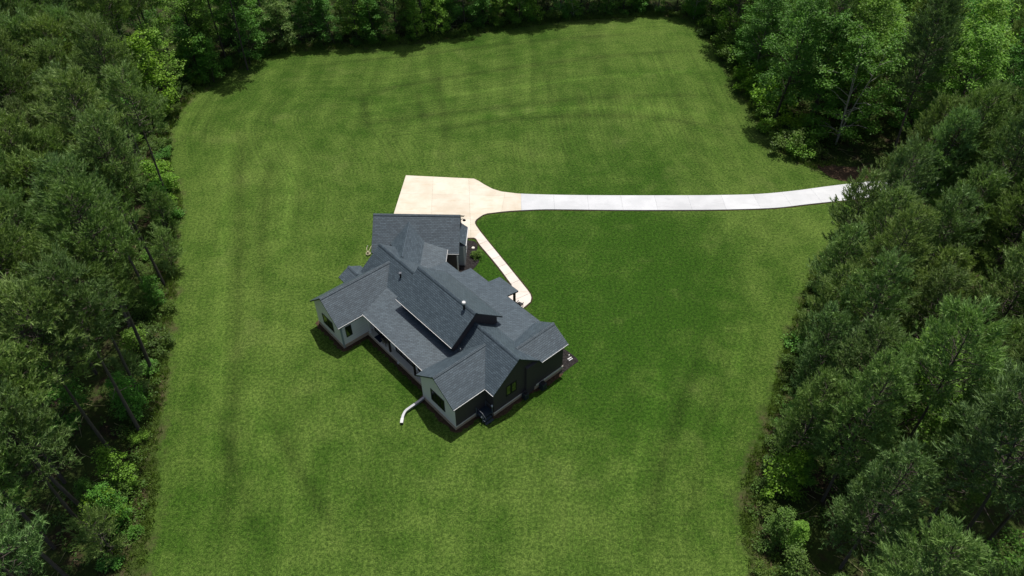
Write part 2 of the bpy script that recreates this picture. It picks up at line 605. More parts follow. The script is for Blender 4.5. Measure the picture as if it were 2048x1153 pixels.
# lines the mower left in the turf: -1 pressed dark, 1 pressed light
MOWER_TRACKS = [(-1, 0.55, [[-38.62, 93.93], [-31.5, 66.0], [-26.71, 46.48], [-23.83, 33.47], [-22.61, 26.97]]), (1, 0.5, [[-40.94, 95.35], [-33.41, 66.02], [-28.54, 46.49], [-25.5, 33.49]]),
    (-1, 0.45, [[-32.91, 87.28], [-29.22, 67.81], [-26.65, 56.08]]), (1, 0.5, [[-29.83, 87.24], [-27.33, 72.61], [-25.59, 60.79]]), (-1, 0.6, [[-22.49, 42.84], [-19.57, 37.88], [-16.02, 32.95], [-12.85, 28.54]]),
    (-1, 0.5, [[-13.49, 36.81], [-11.61, 32.45], [-10.25, 28.1]]), (-1, 0.5, [[-28.76, 45.26], [-23.99, 36.38], [-18.95, 27.76]]), (1, 0.4, [[-25.74, 46.47], [-21.45, 38.42], [-16.82, 30.7]]),
    (-1, 0.6, [[19.46, 51.32], [14.69, 40.83], [11.76, 33.21], [10.16, 27.55]]), (-1, 0.5, [[21.63, 48.61], [16.88, 38.11], [13.67, 28.76]]), (1, 0.5, [[24.67, 54.11], [19.83, 43.65], [15.68, 34.12]]),
    (1, 0.4, [[15.71, 49.99], [11.9, 40.3], [8.61, 30.96]]), (-1, 0.7, [[-14.63, 105.54], [-13.26, 98.59], [-11.96, 91.55]]), (-1, 0.7, [[-11.51, 109.63], [-10.45, 100.79], [-8.86, 86.98]]),
    (-1, 0.7, [[-23.81, 106.48], [-21.69, 98.7], [-19.15, 89.02]]), (-1, 0.5, [[9.92, 105.2], [10.62, 99.01], [11.45, 91.25]]), (-1, 0.5, [[4.8, 113.76], [5.94, 102.1]]),
    (-1, 0.6, [[-24.87, 100.99], [-14.08, 106.34], [-1.68, 110.35], [14.63, 114.51], [31.45, 117.01]]), (-1, 0.5, [[-22.99, 93.73], [-12.47, 96.11], [-1.59, 98.43], [13.42, 101.23], [31.56, 101.75]]),
    (1, 0.5, [[-24.25, 97.13], [-12.88, 101.13], [-1.63, 104.08], [14.0, 107.59], [31.68, 109.86]]), (-1, 0.6, [[-11.42, 91.95], [-1.56, 94.56], [9.3, 95.83], [20.07, 95.12], [32.2, 91.39]]),
    (1, 0.5, [[-10.16, 94.12], [-1.58, 96.54], [9.45, 98.14], [20.43, 97.7], [31.52, 94.69]]), (-1, 0.5, [[-33.81, 111.67], [-21.32, 114.5], [-7.57, 117.98], [6.74, 121.21], [24.1, 123.72]]),
    (-1, 0.4, [[33.99, 113.33], [34.22, 100.18], [34.59, 88.34], [36.49, 81.6]]), (-1, 0.35, [[30.42, 111.61], [30.77, 98.0], [31.46, 85.25]])]
STEP = 0.4
gx = np.arange(-54, 56, STEP)
gy = np.arange(2, 136, STEP)
GX, GY = np.meshgrid(gx, gy)
GP = np.stack([GX.ravel(), GY.ravel()], 1)
GD = edge_dist(GP)
W = len(gx)
keep = GD > -2.2
idx = -np.ones(len(GP), int)
idx[keep] = np.arange(keep.sum())
i0 = (np.arange(len(gy) - 1)[:, None] * W + np.arange(W - 1)[None, :]).ravel()
Q = np.stack([i0, i0 + 1, i0 + W + 1, i0 + W], 1)
Q = Q[keep[Q].all(1)]
lme = np_mesh('lawn', np.column_stack([GP[keep], np.zeros(keep.sum())]), idx[Q])
at = lme.attributes.new('edge', 'FLOAT', 'POINT')
at.data.foreach_set('value', GD[keep].astype(np.float32))
LP = GP[keep]
track = np.zeros(len(LP))
for sg, am, pl in MOWER_TRACKS:
    pl = np.array(catmull(pl, 2.5))
    bd = np.full(len(LP), 1e9)
    lo, hi = pl.min(0) - 3, pl.max(0) + 3
    near = np.where(((LP > lo) & (LP < hi)).all(1))[0]
    for a, b in zip(pl[:-1], pl[1:]):
        ab = b - a
        t = np.clip(((LP[near] - a) @ ab) / (ab @ ab + 1e-9), 0, 1)
        bd[near] = np.minimum(bd[near], np.hypot(*(LP[near] - (a + t[:, None] * ab)).T))
    ends = np.minimum(np.hypot(*(LP - pl[0]).T), np.hypot(*(LP - pl[-1]).T))
    track += sg * am * np.exp(-(bd / 0.60) ** 2) * np.clip(ends / 5.0, 0, 1)
at = lme.attributes.new('track', 'FLOAT', 'POINT')
at.data.foreach_set('value', np.clip(track, -1, 1).astype(np.float32))
tag(link('lawn', lme, None, M['lawn']), kind='structure')


def sheet(name, pts, z, mat):
    bm = bmesh.new()
    f = bm.faces.new([bm.verts.new((x, y, z)) for x, y in pts])
    bmesh.ops.triangulate(bm, faces=[f])
    bmesh.ops.recalc_face_normals(bm, faces=bm.faces)
    for f in bm.faces:
        if f.normal.z < 0:
            f.normal_flip()
    me = bpy.data.meshes.new(name)
    bm.to_mesh(me)
    bm.free()
    return tag(link(name, me, None, mat), kind='structure')


DRIVE_UP = [(-4.82, 79.95), (-4.22, 79.46), (-3.5, 78.67), (-2.39, 77.67), (-1.25, 77.06), (0.77, 76.62), (5.98, 76.28), (13.0, 76.09), (20.51, 76.01),
            (25.53, 76.0), (30.99, 76.17), (35.8, 76.85), (40.65, 77.83), (46.08, 78.76), (50.61, 79.04), (56.73, 79.99), (64, 81.5)]
DRIVE_LO = [(64.6, 78.5), (57.46, 77.31), (50.77, 76.41), (42.11, 74.87), (36.52, 73.97), (32.27, 73.27), (26.15, 73.0), (20.02, 72.98), (13.3, 73.05), (7.79, 73.2),
            (4.11, 73.28), (0.96, 73.11), (-1.1, 72.88), (-2.91, 72.54), (-3.47, 72.25), (-3.88, 71.81), (-4.23, 71.36), (-4.4, 70.92), (-4.39, 70.58), (-4.25, 70.15)]
up_s = catmull(DRIVE_UP, 1.2)
lo_s = catmull(DRIVE_LO, 1.0)
drive_poly = [(-14.75, 67.6), (-13.7, 80.81)] + up_s + lo_s + [(-3.72, 69.0), (-4.42, 67.86), (-5.3, 67.83), (-5.45, 67.0)]
drive_poly = drive_poly[::-1]
cuts = []
cuts.append(((-1.0, 75.0), (1.0, -0.1)))
for xx, tilt in ((1.2, 0.0), (5.3, 0.0), (9.5, 0.0), (13.7, 0.0), (17.9, 0.0), (22.1, 0.0), (26.3, 0.0), (30.4, -.08), (34.3, -.15), (38.3, -.18), (42.3, -.18), (46.4, -.15), (50.5, -.1), (54.6, -.13), (58.7, -.2)):
    cuts.append(((xx, 75.0), (1.0, tilt * -1)))
drive = empty('driveway', (10, 75, 0))
drive['kind'] = 'structure'
for pc in cut_all(drive_poly, cuts):
    cx = sum(p[0] for p in pc) / len(pc)
    subs = [pc]
    if max(p[0] for p in pc) < -0.5:
        subs = cut_all(pc, [((-9.9, 75), (1, 0.04)), ((-5.2, 75), (1, 0.06)), ((-10, 76.6), (0.05, 1)), ((-10, 71.6), (0.04, 1)), ((-10, 69.4), (0.03, 1))])
    for q in subs:
        mb = MB()
        mb.prism([(x, y, -0.05) for x, y in q], (0, 0, 0.125))
        mb.build('slab', M['pad'] if cx < 0.6 else M['slab'], drive)

WALK_R = catmull([(-4.25, 70.15), (-3.34, 68.28), (-0.56, 63.05), (1.2, 59.71), (1.75, 58.66), (1.98, 58.11), (2.06, 57.56), (1.95, 56.95), (1.27, 56.15)], 0.7)
walk_poly = [(-3.72, 69.0)] + [p for p in WALK_R if p[1] < 69.0] + [(0.75, 55.55), (-0.95, 57.2), (-1.9, 58.25), (-0.75, 59.35), (0.02, 59.55)] + \
            catmull([(0.02, 59.55), (-1.73, 63.06), (-3.74, 66.62), (-4.18, 67.68), (-4.42, 67.86)], 1.0)[1:]
walk = empty('front_walk', (-1, 63, 0))
walk['kind'] = 'structure'
wd = np.array([0.4706, -0.8823])
wcuts = [((-3.2 + wd[0] * 1.55 * k, 67.0 + wd[1] * 1.55 * k), (wd[0] + 0.1, wd[1])) for k in range(0, 6)] + [((1.0, 57.7), (0.55, -0.9))]
for q in cut_all(walk_poly[::-1], wcuts, 0.015):
    mb = MB()
    mb.prism([(x, y, -0.05) for x, y in q], (0, 0, 0.12))
    mb.build('slab', M['walk'], walk)


def ribbon(name, pts, w0, w1, z, mat, kind='structure', jit=0.03):
    """strip of ground along a line"""
    P = np.array(pts, float)
    T = np.gradient(P, axis=0)
    N = np.stack([-T[:, 1], T[:, 0]], 1)
    N /= np.linalg.norm(N, axis=1)[:, None] + 1e-9
    rng = np.random.default_rng(5)
    w0 = w0 + rng.uniform(-jit, jit, len(P))
    A = P + N * np.asarray(w0)[:, None]
    B = P + N * w1
    V = np.vstack([np.column_stack([A, np.full(len(P), z)]), np.column_stack([B, np.full(len(P), z)])])
    n = len(P)
    F = [(i, i + 1, n + i + 1, n + i) for i in range(n - 1)]
    me = np_mesh(name, V, F)
    return tag(link(name, me, None, mat), kind=kind)


ribbon('verge_strip', lo_s, 0.17, -0.3, 0.008, M['edge_ground'])  # narrow dark brown strips following the edges of drive and walk
ribbon('verge_strip', WALK_R, 0.17, -0.3, 0.012, M['edge_ground'])
ribbon('verge_strip', catmull([(0.02, 59.55), (-1.73, 63.06), (-3.74, 66.62), (-4.18, 67.68), (-5.2, 67.86)], 0.7), 0.17, -0.3, 0.016, M['edge_ground'])
ribbon('verge_strip', up_s, 0.09, -0.3, 0.020, M['edge_ground'])

sheet('mulch_bed', catmull([(-5.75, 67.8), (-5.2, 67.45), (-4.4, 67.3), (-3.95, 66.6), (-4.05, 65.6), (-4.5, 65.0), (-4.5, 64.3), (-3.7, 63.9), (-3.9, 63.1), (-4.6, 62.0), (-6.3, 60.6), (-8.5, 61.0)], 0.4) + [(-7, 66)], 0.024, M['mulch'])
sheet('mulch_bed', [(3.6, 51.2), (4.9, 50.5), (6.3, 49.0), (6.5, 48.55), (5.9, 48.0), (4.7, 46.9), (3.2, 47.5)], 0.024, M['mulch'])
sheet('ditch', catmull([(39.4, 83.2), (41.4, 82.6), (44.0, 82.2), (47.0, 82.0), (51, 81.5), (51.0, 79.6), (47.5, 79.3), (44.2, 78.75), (42.0, 79.2), (40.9, 80.4), (40.4, 81.8), (39.4, 83.2)], 0.6)[:-1], 0.006, M['mud'])

# ---------------------------------------------------------------- the house
HT = R(-48.38)
HO = Vector((-13.74, 59.76, 0))
HU = Vector((math.cos(HT), math.sin(HT), 0))
HV = Vector((-math.sin(HT), math.cos(HT), 0))
GT = R(-2.007)
GO = Vector((-15.065, 64.882, 0))
GU = Vector((math.cos(GT), math.sin(GT), 0))
GV = Vector((-math.sin(GT), math.cos(GT), 0))
Z = Vector((0, 0, 1))


def h(u, v, w=0.0):
    return HO + HU * u + HV * v + Z * w


def g(u, v, w=0.0):
    return GO + GU * u + GV * v + Z * w


house = empty('house', tuple(h(10.5, 0, 0)), 'sprawling single-storey house with slate grey shingled gables in the middle of the lawn', 'house')


def roof(pts, th=0.17):
    """sloping slab: pts are world points of its top face"""
    mb = MB()
    fs = mb.prism(pts, (0, 0, -th), 1)
    a, b, c = Vector(pts[0]), Vector(pts[1]), Vector(pts[2])
    fs[0].material_index = 0
    return mb.build('roof', [M['shingle'], M['darktrim']], house)


def ridge_cap(a, b, na, nb, wdt=0.17):
    """folded cap along a ridge; na, nb: downhill vectors (per metre in plan) of the two slopes"""
    mb = MB()
    up = Vector((0, 0, 0.065))
    a, b, na, nb = Vector(a), Vector(b), Vector(na), Vector(nb)
    for n in (na, nb):
        q = [a + up, b + up, b + n * wdt + up, a + n * wdt + up]
        mb.prism(q, (0, 0, -0.09))
    return mb.build('ridge_cap', M['shingle'], house)


m, mg = 0.811, 0.783
hr = 5.90
zr = lambda v: hr - m * abs(v)                 # main gable
zl = lambda v: 4.134 - 0.175 * (v - 2.177)      # low front slope
zp = lambda v: 4.034 - 0.2003 * (-v - 2.3)      # low porch slope

# main gable
roof([h(0, 0, hr), h(21.613, 0, hr), h(21.613, -3.134, zr(3.134)), h(17.7, -3.134, zr(3.134)), h(17.7, -2.3, zr(2.3)), h(2.5, -2.3, zr(2.3)), h(2.5, -3.134, zr(3.134)), h(0, -3.134, zr(3.134))])
roof([h(0, 0, hr), h(0, 3.1, zr(3.1)), h(4.8, 3.1, zr(3.1)), h(4.8, 2.177, zr(2.177)), h(19.8, 2.177, zr(2.177)), h(19.8, 2.845, zr(2.845)), h(21.613, 2.845, zr(2.845)), h(21.613, 0, hr)])
# low front slope with the entry porch
roof([h(4.802, 2.177, zl(2.177)), h(4.802, 4.891, zl(4.891)), h(7.094, 4.891, zl(4.891)), h(7.094, 6.284, zl(6.284)), h(9.953, 6.284, zl(6.284)), h(9.953, 7.817, zl(7.817)),
      h(12.842, 7.817, zl(7.817)), h(12.842, 6.284, zl(6.284)), h(17.75, 6.284, zl(6.284)), h(17.75, 5.6, zl(5.6)), h(19.8, 5.6, zl(5.6)), h(19.8, 2.177, zl(2.177))])
# back porch roof
roof([h(2.55, -2.3, zp(-2.3)), h(17.7, -2.3, zp(-2.3)), h(17.7, -5.2, zp(-5.2)), h(15.1, -5.945, zp(-5.945)), h(5.0, -5.945, zp(-5.945)), h(2.55, -5.2, zp(-5.2))])
# raised upper gable
uz = lambda v: 7.397 - (0.81 * (-0.082 - v) if v < -0.082 else 0.789 * (v + 0.082))
roof([h(7.12, -0.082, 7.397), h(15.846, -0.082, 7.397), h(15.846, -3.11, uz(-3.11)), h(7.12, -3.11, uz(-3.11))])
roof([h(7.12, -0.082, 7.397), h(7.12, 3.05, uz(3.05)), h(15.846, 3.05, uz(3.05)), h(15.846, -0.082, 7.397)])
# west wing
lz = lambda u: 5.455 - 0.83 * abs(u - 2.547)
roof([h(2.547, -8.809, 5.455), h(2.547, -0.5, 5.455), h(5.197, -2.3, lz(5.197)), h(5.197, -8.809, lz(5.197))][::-1])
roof([h(2.547, -8.809, 5.455), h(-0.103, -8.809, lz(-0.103)), h(-0.103, -3.2, lz(-0.103)), h(0.0, -3.13, lz(0)), h(2.547, -0.5, 5.455)][::-1])
# little side gable
sz = lambda v: 4.02 - 0.52 * abs(v + 3.39)
roof([h(-1.15, -3.39, sz(-3.39)), h(0.85, -3.39, sz(-3.39)), h(0.05, -4.75, sz(-4.75)), h(-1.15, -4.75, sz(-4.75))], 0.12)
roof([h(-1.15, -3.39, sz(-3.39)), h(-1.15, -2.02, sz(-2.02)), h(0.85, -2.02, sz(-2.02)), h(0.85, -3.39, sz(-3.39))], 0.12)
# south wing
bz = lambda u: 5.354 - 0.729 * abs(u - 17.748)
roof([h(17.748, -6.713, 5.354), h(17.748, -0.65, 5.354), h(20.483, -3.134, bz(20.483)), h(20.483, -6.713, bz(20.483))][::-1])
roof([h(17.748, -6.713, 5.354), h(15.013, -6.713, bz(15.013)), h(15.013, -5.2, bz(15.013)), h(15.9, -2.1, bz(15.9)), h(17.748, -0.65, 5.354)][::-1])
# east front wing
ez = lambda u: 5.008 - 0.651 * abs(u - 19.806)
roof([h(19.806, 1.05, 5.008), h(19.806, 6.011, 5.008), h(21.816, 6.011, ez(21.816)), h(21.816, 2.6, ez(21.816)), h(21.6, 2.5, ez(21.6))][::-1])
roof([h(19.806, 1.05, 5.008), h(17.6, 1.5, ez(17.6)), h(17.6, 6.011, ez(17.6)), h(19.806, 6.011, 5.008)][::-1])
# garage
gz = lambda v: 5.888 - mg * abs(v)
roof([g(0, 0, gz(0)), g(9.505, 0, gz(0)), g(9.505, -3.403, gz(3.403)), g(0, -3.403, gz(3.403))][::-1])
roof([g(0, 0, gz(0)), g(0, 3.403, gz(3.403)), g(9.505, 3.403, gz(3.403)), g(9.505, 0, gz(0))][::-1])


def to_house_v(u, v0, z, vt):
    """point on the line g(u, v, z) (v falling) where the house's own v equals vt"""
    p = g(u, v0, z)
    hv0 = (p - HO).dot(HV)
    rate = (-GV).dot(HV)
    return p + (-GV) * ((vt - hv0) / rate)


# connector between garage and house
cz = lambda u: 5.423 - 0.806 * abs(u - 3.971)
roof([g(3.971, -0.52, 5.423), to_house_v(3.971, -1, 5.423, 0.4), to_house_v(5.732, -1, cz(5.732), 1.9), g(5.732, -2.3, cz(5.732))][::-1])
roof([g(3.971, -0.52, 5.423), g(1.9, -2.6, cz(1.9)), to_house_v(1.9, -1, cz(1.9), 2.2), to_house_v(3.971, -1, 5.423, 0.4)][::-1])
clz = lambda u: cz(5.732) - 0.189 * (u - 5.732)
roof([g(5.732, -2.3, clz(5.732)), to_house_v(5.732, -1, clz(5.732), 1.9), to_house_v(8.258, -1, clz(8.258), 4.0), g(8.258, -2.9, clz(8.258))][::-1])
# garage side bay roof
roof([g(9.15, -1.55, 3.62), g(10.06, -1.55, 2.88), g(10.06, 1.75, 2.88), g(9.15, 1.75, 3.62)], 0.12)

# ridge caps
dn = lambda vec, s: Vector(vec) - Z * s
ridge_cap(h(0, 0, hr), h(7.3, 0, hr), dn(-HV, m), dn(HV, m))
ridge_cap(h(15.5, 0, hr), h(21.613, 0, hr), dn(-HV, m), dn(HV, m))
ridge_cap(h(7.12, -0.082, 7.397), h(15.846, -0.082, 7.397), dn(-HV, .81), dn(HV, .789))
ridge_cap(h(2.547, -8.809, 5.455), h(2.547, -0.6, 5.455), dn(-HU, .83), dn(HU, .83))
ridge_cap(h(17.748, -6.713, 5.354), h(17.748, -0.75, 5.354), dn(-HU, .729), dn(HU, .729))
ridge_cap(h(19.806, 1.2, 5.008), h(19.806, 6.011, 5.008), dn(-HU, .651), dn(HU, .651))
ridge_cap(h(-1.15, -3.39, 4.02), h(0.6, -3.39, 4.02), dn(-HV, .52), dn(HV, .52))
ridge_cap(g(0, 0, 5.888), g(9.505, 0, 5.888), dn(-GV, mg), dn(GV, mg))
ridge_cap(g(3.971, -0.7, 5.423), to_house_v(3.971, -1, 5.423, 0.75), dn(-GU, .806), dn(GU, .806))


# gutters: white boxes under the eaves
def gutter(a, b, out, mat='white', sz=0.020):
    a, b, out = Vector(a), Vector(b), Vector(out)
    mb = MB()
    d = (b - a).normalized()
    c = (a + b) / 2 + out * (sz + 0.004) - Z * (sz + 0.012)
    mb.box(c, d, out, (b - a).length / 2, sz, sz)
    return mb.build('gutter', M[mat], house)


gutter(h(5.15, -5.945, zp(-5.945)), h(15.05, -5.945, zp(-5.945)), -HV)
gutter(h(7.12, -3.11, uz(-3.11)), h(15.846, -3.11, uz(-3.11)), -HV)
gutter(h(7.12, 3.05, uz(3.05)), h(15.846, 3.05, uz(3.05)), HV, 'darktrim')
gutter(h(5.197, -8.809, lz(5.197)), h(5.197, -5.96, lz(5.197)), HU)
gutter(h(20.483, -6.713, bz(20.483)), h(20.483, -3.15, bz(20.483)), HU)
gutter(h(20.6, -3.134, zr(3.134)), h(21.613, -3.134, zr(3.134)), -HV)
gutter(h(21.816, 2.62, ez(21.816)), h(21.816, 6.011, ez(21.816)), HU)
gutter(g(8.28, -3.403, gz(3.403)), g(9.505, -3.403, gz(3.403)), -GV)
gutter(g(8.258, -2.95, clz(8.258)), g(8.258, -5.2, clz(8.258)), GU)
gutter(g(0, 3.403, gz(3.403)), g(9.6, 3.403, gz(3.403)), GV, 'darktrim')
gutter(g(10.06, -1.55, 2.88), g(10.06, 1.75, 2.88), GU, sz=0.04)
gutter(h(12.9, 6.284, zl(6.284)), h(17.7, 6.284, zl(6.284)), HV, 'darktrim')
gutter(h(7.1, 6.284, zl(6.284)), h(9.9, 6.284, zl(6.284)), HV, 'darktrim')
gutter(h(9.953, 7.817, zl(7.817)), h(12.842, 7.817, zl(7.817)), HV, 'darktrim')


# bare soil along the foot of the walls
foot = [(0.1, -3.2), (0.1, -8.55), (4.97, -8.55), (4.97, -5.72), (15.2, -5.72), (15.2, -6.5), (20.25, -6.5), (20.25, -2.95), (21.36, -2.95), (21.36, 2.0), (21.58, 2.1), (21.58, 5.8)]
fp = []
for (a, b), (c, d) in zip(foot, foot[1:]):
    k_ = max(1, int(math.hypot(c - a, d - b) / 0.3))
    fp += [tuple(h(a + (c - a) * i / k_, b + (d - b) * i / k_)[:2]) for i in range(k_)]
ribbon('verge_strip', fp, -0.36, 0.3, 0.014, M['mud'], jit=0.16)


# walls: closed bodies under the roofs
def gable_body(f, e0, e1, c, hw, zt, slope, along, mat, zb=0.0, under=0.20):
    """gabled solid: ridge along 'along' from e0 to e1 at cross position c, half width hw, apex zt"""
    P = (lambda a, x, z: f(a, x, z)) if along == 'u' else (lambda a, x, z: f(x, a, z))
    za = zt - under
    zs = za - slope * hw
    prof = [(c - hw, zb), (c + hw, zb), (c + hw, zs), (c, za), (c - hw, zs)]
    mb = MB()
    p0 = [P(e0, x, z) for x, z in prof]
    mb.prism(p0, P(e1, 0, 0) - P(e0, 0, 0))
    return mb.build('wall', M[mat], house)


def slab_wall(a, b, z0, z1, th, nrm, mat, name='wall'):
    """upright slab from plan point a to b, standing th proud along nrm"""
    a, b, nrm = Vector(a), Vector(b), Vector(nrm)
    mb = MB()
    mb.prism([a + Z * z0, b + Z * z0, b + Z * z1, a + Z * z1], nrm * th)
    return mb.build(name, M[mat], house)


def gable_face(f, pos, c, hw, zt, slope, along, mat, th, zb=0.0, under=0.19):
    P = (lambda a, x, z: f(a, x, z)) if along == 'u' else (lambda a, x, z: f(x, a, z))
    za = zt - under
    zs = za - slope * hw
    prof = [(c - hw, zb), (c + hw, zb), (c + hw, zs), (c, za), (c - hw, zs)]
    mb = MB()
    mb.prism([P(pos, x, z) for x, z in prof], P(pos + th, 0, 0) - P(pos, 0, 0))
    return mb.build('wall', M[mat], house)


gable_body(h, 0.3, 21.28, 0.0, 2.83, hr, m, 'u', 'dark')
gable_body(h, 7.5, 15.5, -0.05, 2.70, 7.35, 0.80, 'u', 'dark', zb=3.0, under=0.24)
gable_body(h, -8.48, -1.0, 2.547, 2.35, 5.455, 0.83, 'v', 'light')
gable_body(h, -6.38, -1.0, 17.748, 2.43, 5.354, 0.729, 'v', 'dark')
gable_face(h, -6.38, 17.748, 2.46, 5.354, 0.729, 'v', 'light', -0.035)
gable_body(h, 1.0, 5.70, 19.806, 1.70, 5.008, 0.651, 'v', 'dark', under=0.22)
gable_body(g, 0.3, 9.2, 0.0, 3.08, 5.888, mg, 'u', 'grey')
gable_body(h, -0.85, 0.5, -3.39, 1.10, 4.02, 0.52, 'u', 'light', under=0.16)
slab_wall(h(4.95, -4.97), h(15.3, -4.97), 0.0, 3.32, 2.2, HV, 'light')
slab_wall(h(7.4, 5.85), h(17.9, 5.85), 0.0, 3.25, 3.6, -HV, 'light')
slab_wall(h(5.1, 4.5), h(7.5, 4.5), 0.0, 3.3, 2.2, -HV, 'light')
slab_wall(g(2.2, -3.0), g(7.7, -3.0), 0.0, 3.3, 4.5, -GV, 'dark')
slab_wall(g(7.7, -3.085), g(9.17, -3.085), 0.26, 3.1, 0.03, -GV, 'dark')  # dark panel over the grey garage wall, painting in the recess's shade
slab_wall(g(9.2, -1.56), g(9.2, 1.5), 0.0, 2.78, 0.70, GU, 'grey')
slab_wall(g(9.9, -1.62), g(9.9, -1.50), 0.0, 2.79, 0.03, GU, 'white', 'corner_board')
slab_wall(g(9.78, -1.56), g(9.93, -1.56), 0.0, 2.79, 0.03, -GV, 'white', 'corner_board')
slab_wall(h(4.897, -8.515), h(4.897, -8.40), 0.3, 3.2, 0.03, HU, 'grey', 'corner_board')


# foundations
def footing(f, u0, u1, v0, v1, z=0.42):
    c = f((u0 + u1) / 2, (v0 + v1) / 2, z / 2)
    ax, ay = (HU, HV) if f is h else (GU, GV)
    mb = MB()
    mb.box(c, ax, ay, abs(u1 - u0) / 2, abs(v1 - v0) / 2, z / 2)
    return mb.build('foundation', M['brick'], house)


footing(h, 0.16, 4.93, -8.51, -1.0)
footing(h, 15.28, 20.21, -6.45, -1.0)
footing(h, 0.27, 21.32, -2.86, 2.84)
footing(h, 18.0, 21.54, 2.0, 5.73)
footing(g, 0.27, 9.23, -3.11, 3.11, 0.25)
slab_wall(h(20.205, -6.45), h(20.205, -3.0), 0.40, 0.50, 0.05, HU, 'copper', 'sill_band')
slab_wall(h(21.315, -2.9), h(21.315, 2.2), 0.40, 0.50, 0.05, HU, 'copper', 'sill_band')
slab_wall(h(21.535, 2.2), h(21.535, 5.75), 0.40, 0.62, 0.05, HU, 'copper', 'sill_band')


# windows: frame with its own pane
def window(c, right, nrm, w, hgt, cols=1, rows=1, fr=0.07, mat='black', name='window'):
    c, right, nrm = Vector(c), Vector(right), Vector(nrm)
    root = MB()
    d = 0.05

    def bar(x0, x1, z0, z1):
        p = [c + right * x0 + Z * z0, c + right * x1 + Z * z0, c + right * x1 + Z * z1, c + right * x0 + Z * z1]
        root.prism([q - nrm * 0.01 for q in p], nrm * (d + 0.01))
    a, b = w / 2, hgt / 2
    bar(-a, a, b - fr, b)
    bar(-a, a, -b, -b + fr)
    bar(-a, -a + fr, -b + fr, b - fr)
    bar(a - fr, a, -b + fr, b - fr)
    for i in range(1, cols):
        x = -a + w * i / cols
        bar(x - fr * .4, x + fr * .4, -b + fr, b - fr)
    for i in range(1, rows):
        z = -b + hgt * i / rows
        bar(-a + fr, a - fr, z - fr * .25, z + fr * .25)
    fo = root.build(name, M[mat], house)
    pm = MB()
    pm.prism([c + right * x + Z * z + nrm * 0.006 for x, z in ((-a + fr * .9, -b + fr * .9), (a - fr * .9, -b + fr * .9), (a - fr * .9, b - fr * .9), (-a + fr * .9, b - fr * .9))], nrm * 0.012)
    pane = pm.build('pane', M['glass'])
    pane.parent = fo
    pane.data.transform(Matrix.Translation(-house.location))
    return fo


window(h(17.75, -6.415, 2.03), HU, -HV, 2.0, 1.56, 3)
window(h(2.48, -8.48, 1.86), HU, -HV, 1.95, 1.36, 2)
window(h(4.897, -7.63, 1.95), HV, HU, 0.68, 1.40)
window(h(21.28, -1.04, 2.20), HV, HU, 0.60, 1.34)
window(h(21.28, -0.38, 2.18), HV, HU, 0.60, 1.34)
# porch doors and glazing on the back wall
window(h(10.4, -4.97, 1.52), HU, -HV, 2.9, 2.3, 3, 1, 0.08, name='door')
window(h(13.3, -4.97, 1.60), HU, -HV, 1.3, 2.0, 2, 1)
window(h(6.55, -4.97, 1.55), HU, -HV, 2.6, 2.2, 2, 1, 0.08)
window(h(11.4, 5.85, 1.25), HU, HV, 1.1, 2.2, 1, 1, 0.1, name='door')
window(h(14.8, 5.85, 1.7), HU, HV, 1.6, 1.4, 2)
window(g(9.9, 0.1, 1.55), GV, GU, 1.4, 1.3, 2, 1, 0.07, 'white')

# back porch slab and posts
mb = MB()
mb.box(h(9.85, -5.1, 0.19), HU, HV, 5.40, 0.50, 0.19)
mb.build('porch_floor', M['porch'], house)
mb = MB()
mb.box(h(9.85, -5.635, 0.10), HU, HV, 5.38, 0.03, 0.10)
mb.build('foundation', M['brick'], house)
for u in (8.66, 12.80, 14.9, 5.15):
    mb = MB()
    mb.box(h(u, -5.45, 1.76), HU, HV, 0.085, 0.085, 1.38)
    mb.build('post', M['brown'] if u in (8.66, 12.80) else M['light'], house)
mb = MB()
mb.box(h(10.0, -5.80, 3.10), HU, HV, 4.95, 0.03, 0.09)
mb.build('porch_beam', M['black'], house)
# entry porch
mb = MB()
mb.box(h(11.35, 6.75, 0.1), HU, HV, 1.75, 0.86, 0.10)
mb.build('porch_floor', M['walk'], house)
for u in (10.2, 12.6):
    mb = MB()
    mb.box(h(u, 7.5, 1.58), HU, HV, 0.10, 0.10, 1.42)
    mb.build('post', M['brown'], house)

# downspouts
for p, gar in ((g(9.27, -3.14), True), (h(4.97, -8.40), False)):
    mb = MB()
    mb.box(p + Z * 1.6, GU if gar else HU, GV if gar else HV, 0.045, 0.035, 1.5)
    mb.build('downspout', M['white'] if gar else M['grey'], house)

# roof vents
mb = MB()
mb.tube([h(4.95, -0.95, 5.0), h(4.95, -0.95, 5.62)], 0.10, 10)
mb.tube([h(4.95, -0.95, 5.58), h(4.95, -0.95, 5.66)], 0.15, 10, 1)
mb.build('roof_vent', [M['black'], M['iron']], house, 'squat dark pipe with a steel collar')
mb = MB()
mb.tube([h(14.45, -0.35, 7.0), h(14.45, -0.35, 7.85)], 0.11, 12)
mb.tube([h(14.45, -0.35, 7.80), h(14.45, -0.35, 7.90), h(14.45, -0.35, 8.02)], 0.20, 12, 1, 0.16)
mb.build('roof_vent', [M['black'], M['white']], house, 'tall dark flue with a white cap')
mb = MB()
mb.tube([h(16.1, -2.3, 3.9), h(16.1, -2.3, 4.55)], 0.05, 8)
mb.build('roof_vent', M['iron'], house, 'thin steel pipe')
mb = MB()
mb.tube([g(9.15, 3.0, 2.95), g(9.4, 3.0, 3.08), g(9.55, 3.0, 2.98)], 0.035, 8)
mb.tube([g(9.55, 3.0, 3.02), g(9.55, 3.0, 2.86)], 0.08, 10, 0, 0.20)
mb.build('wall_lamp', M['black'], house)

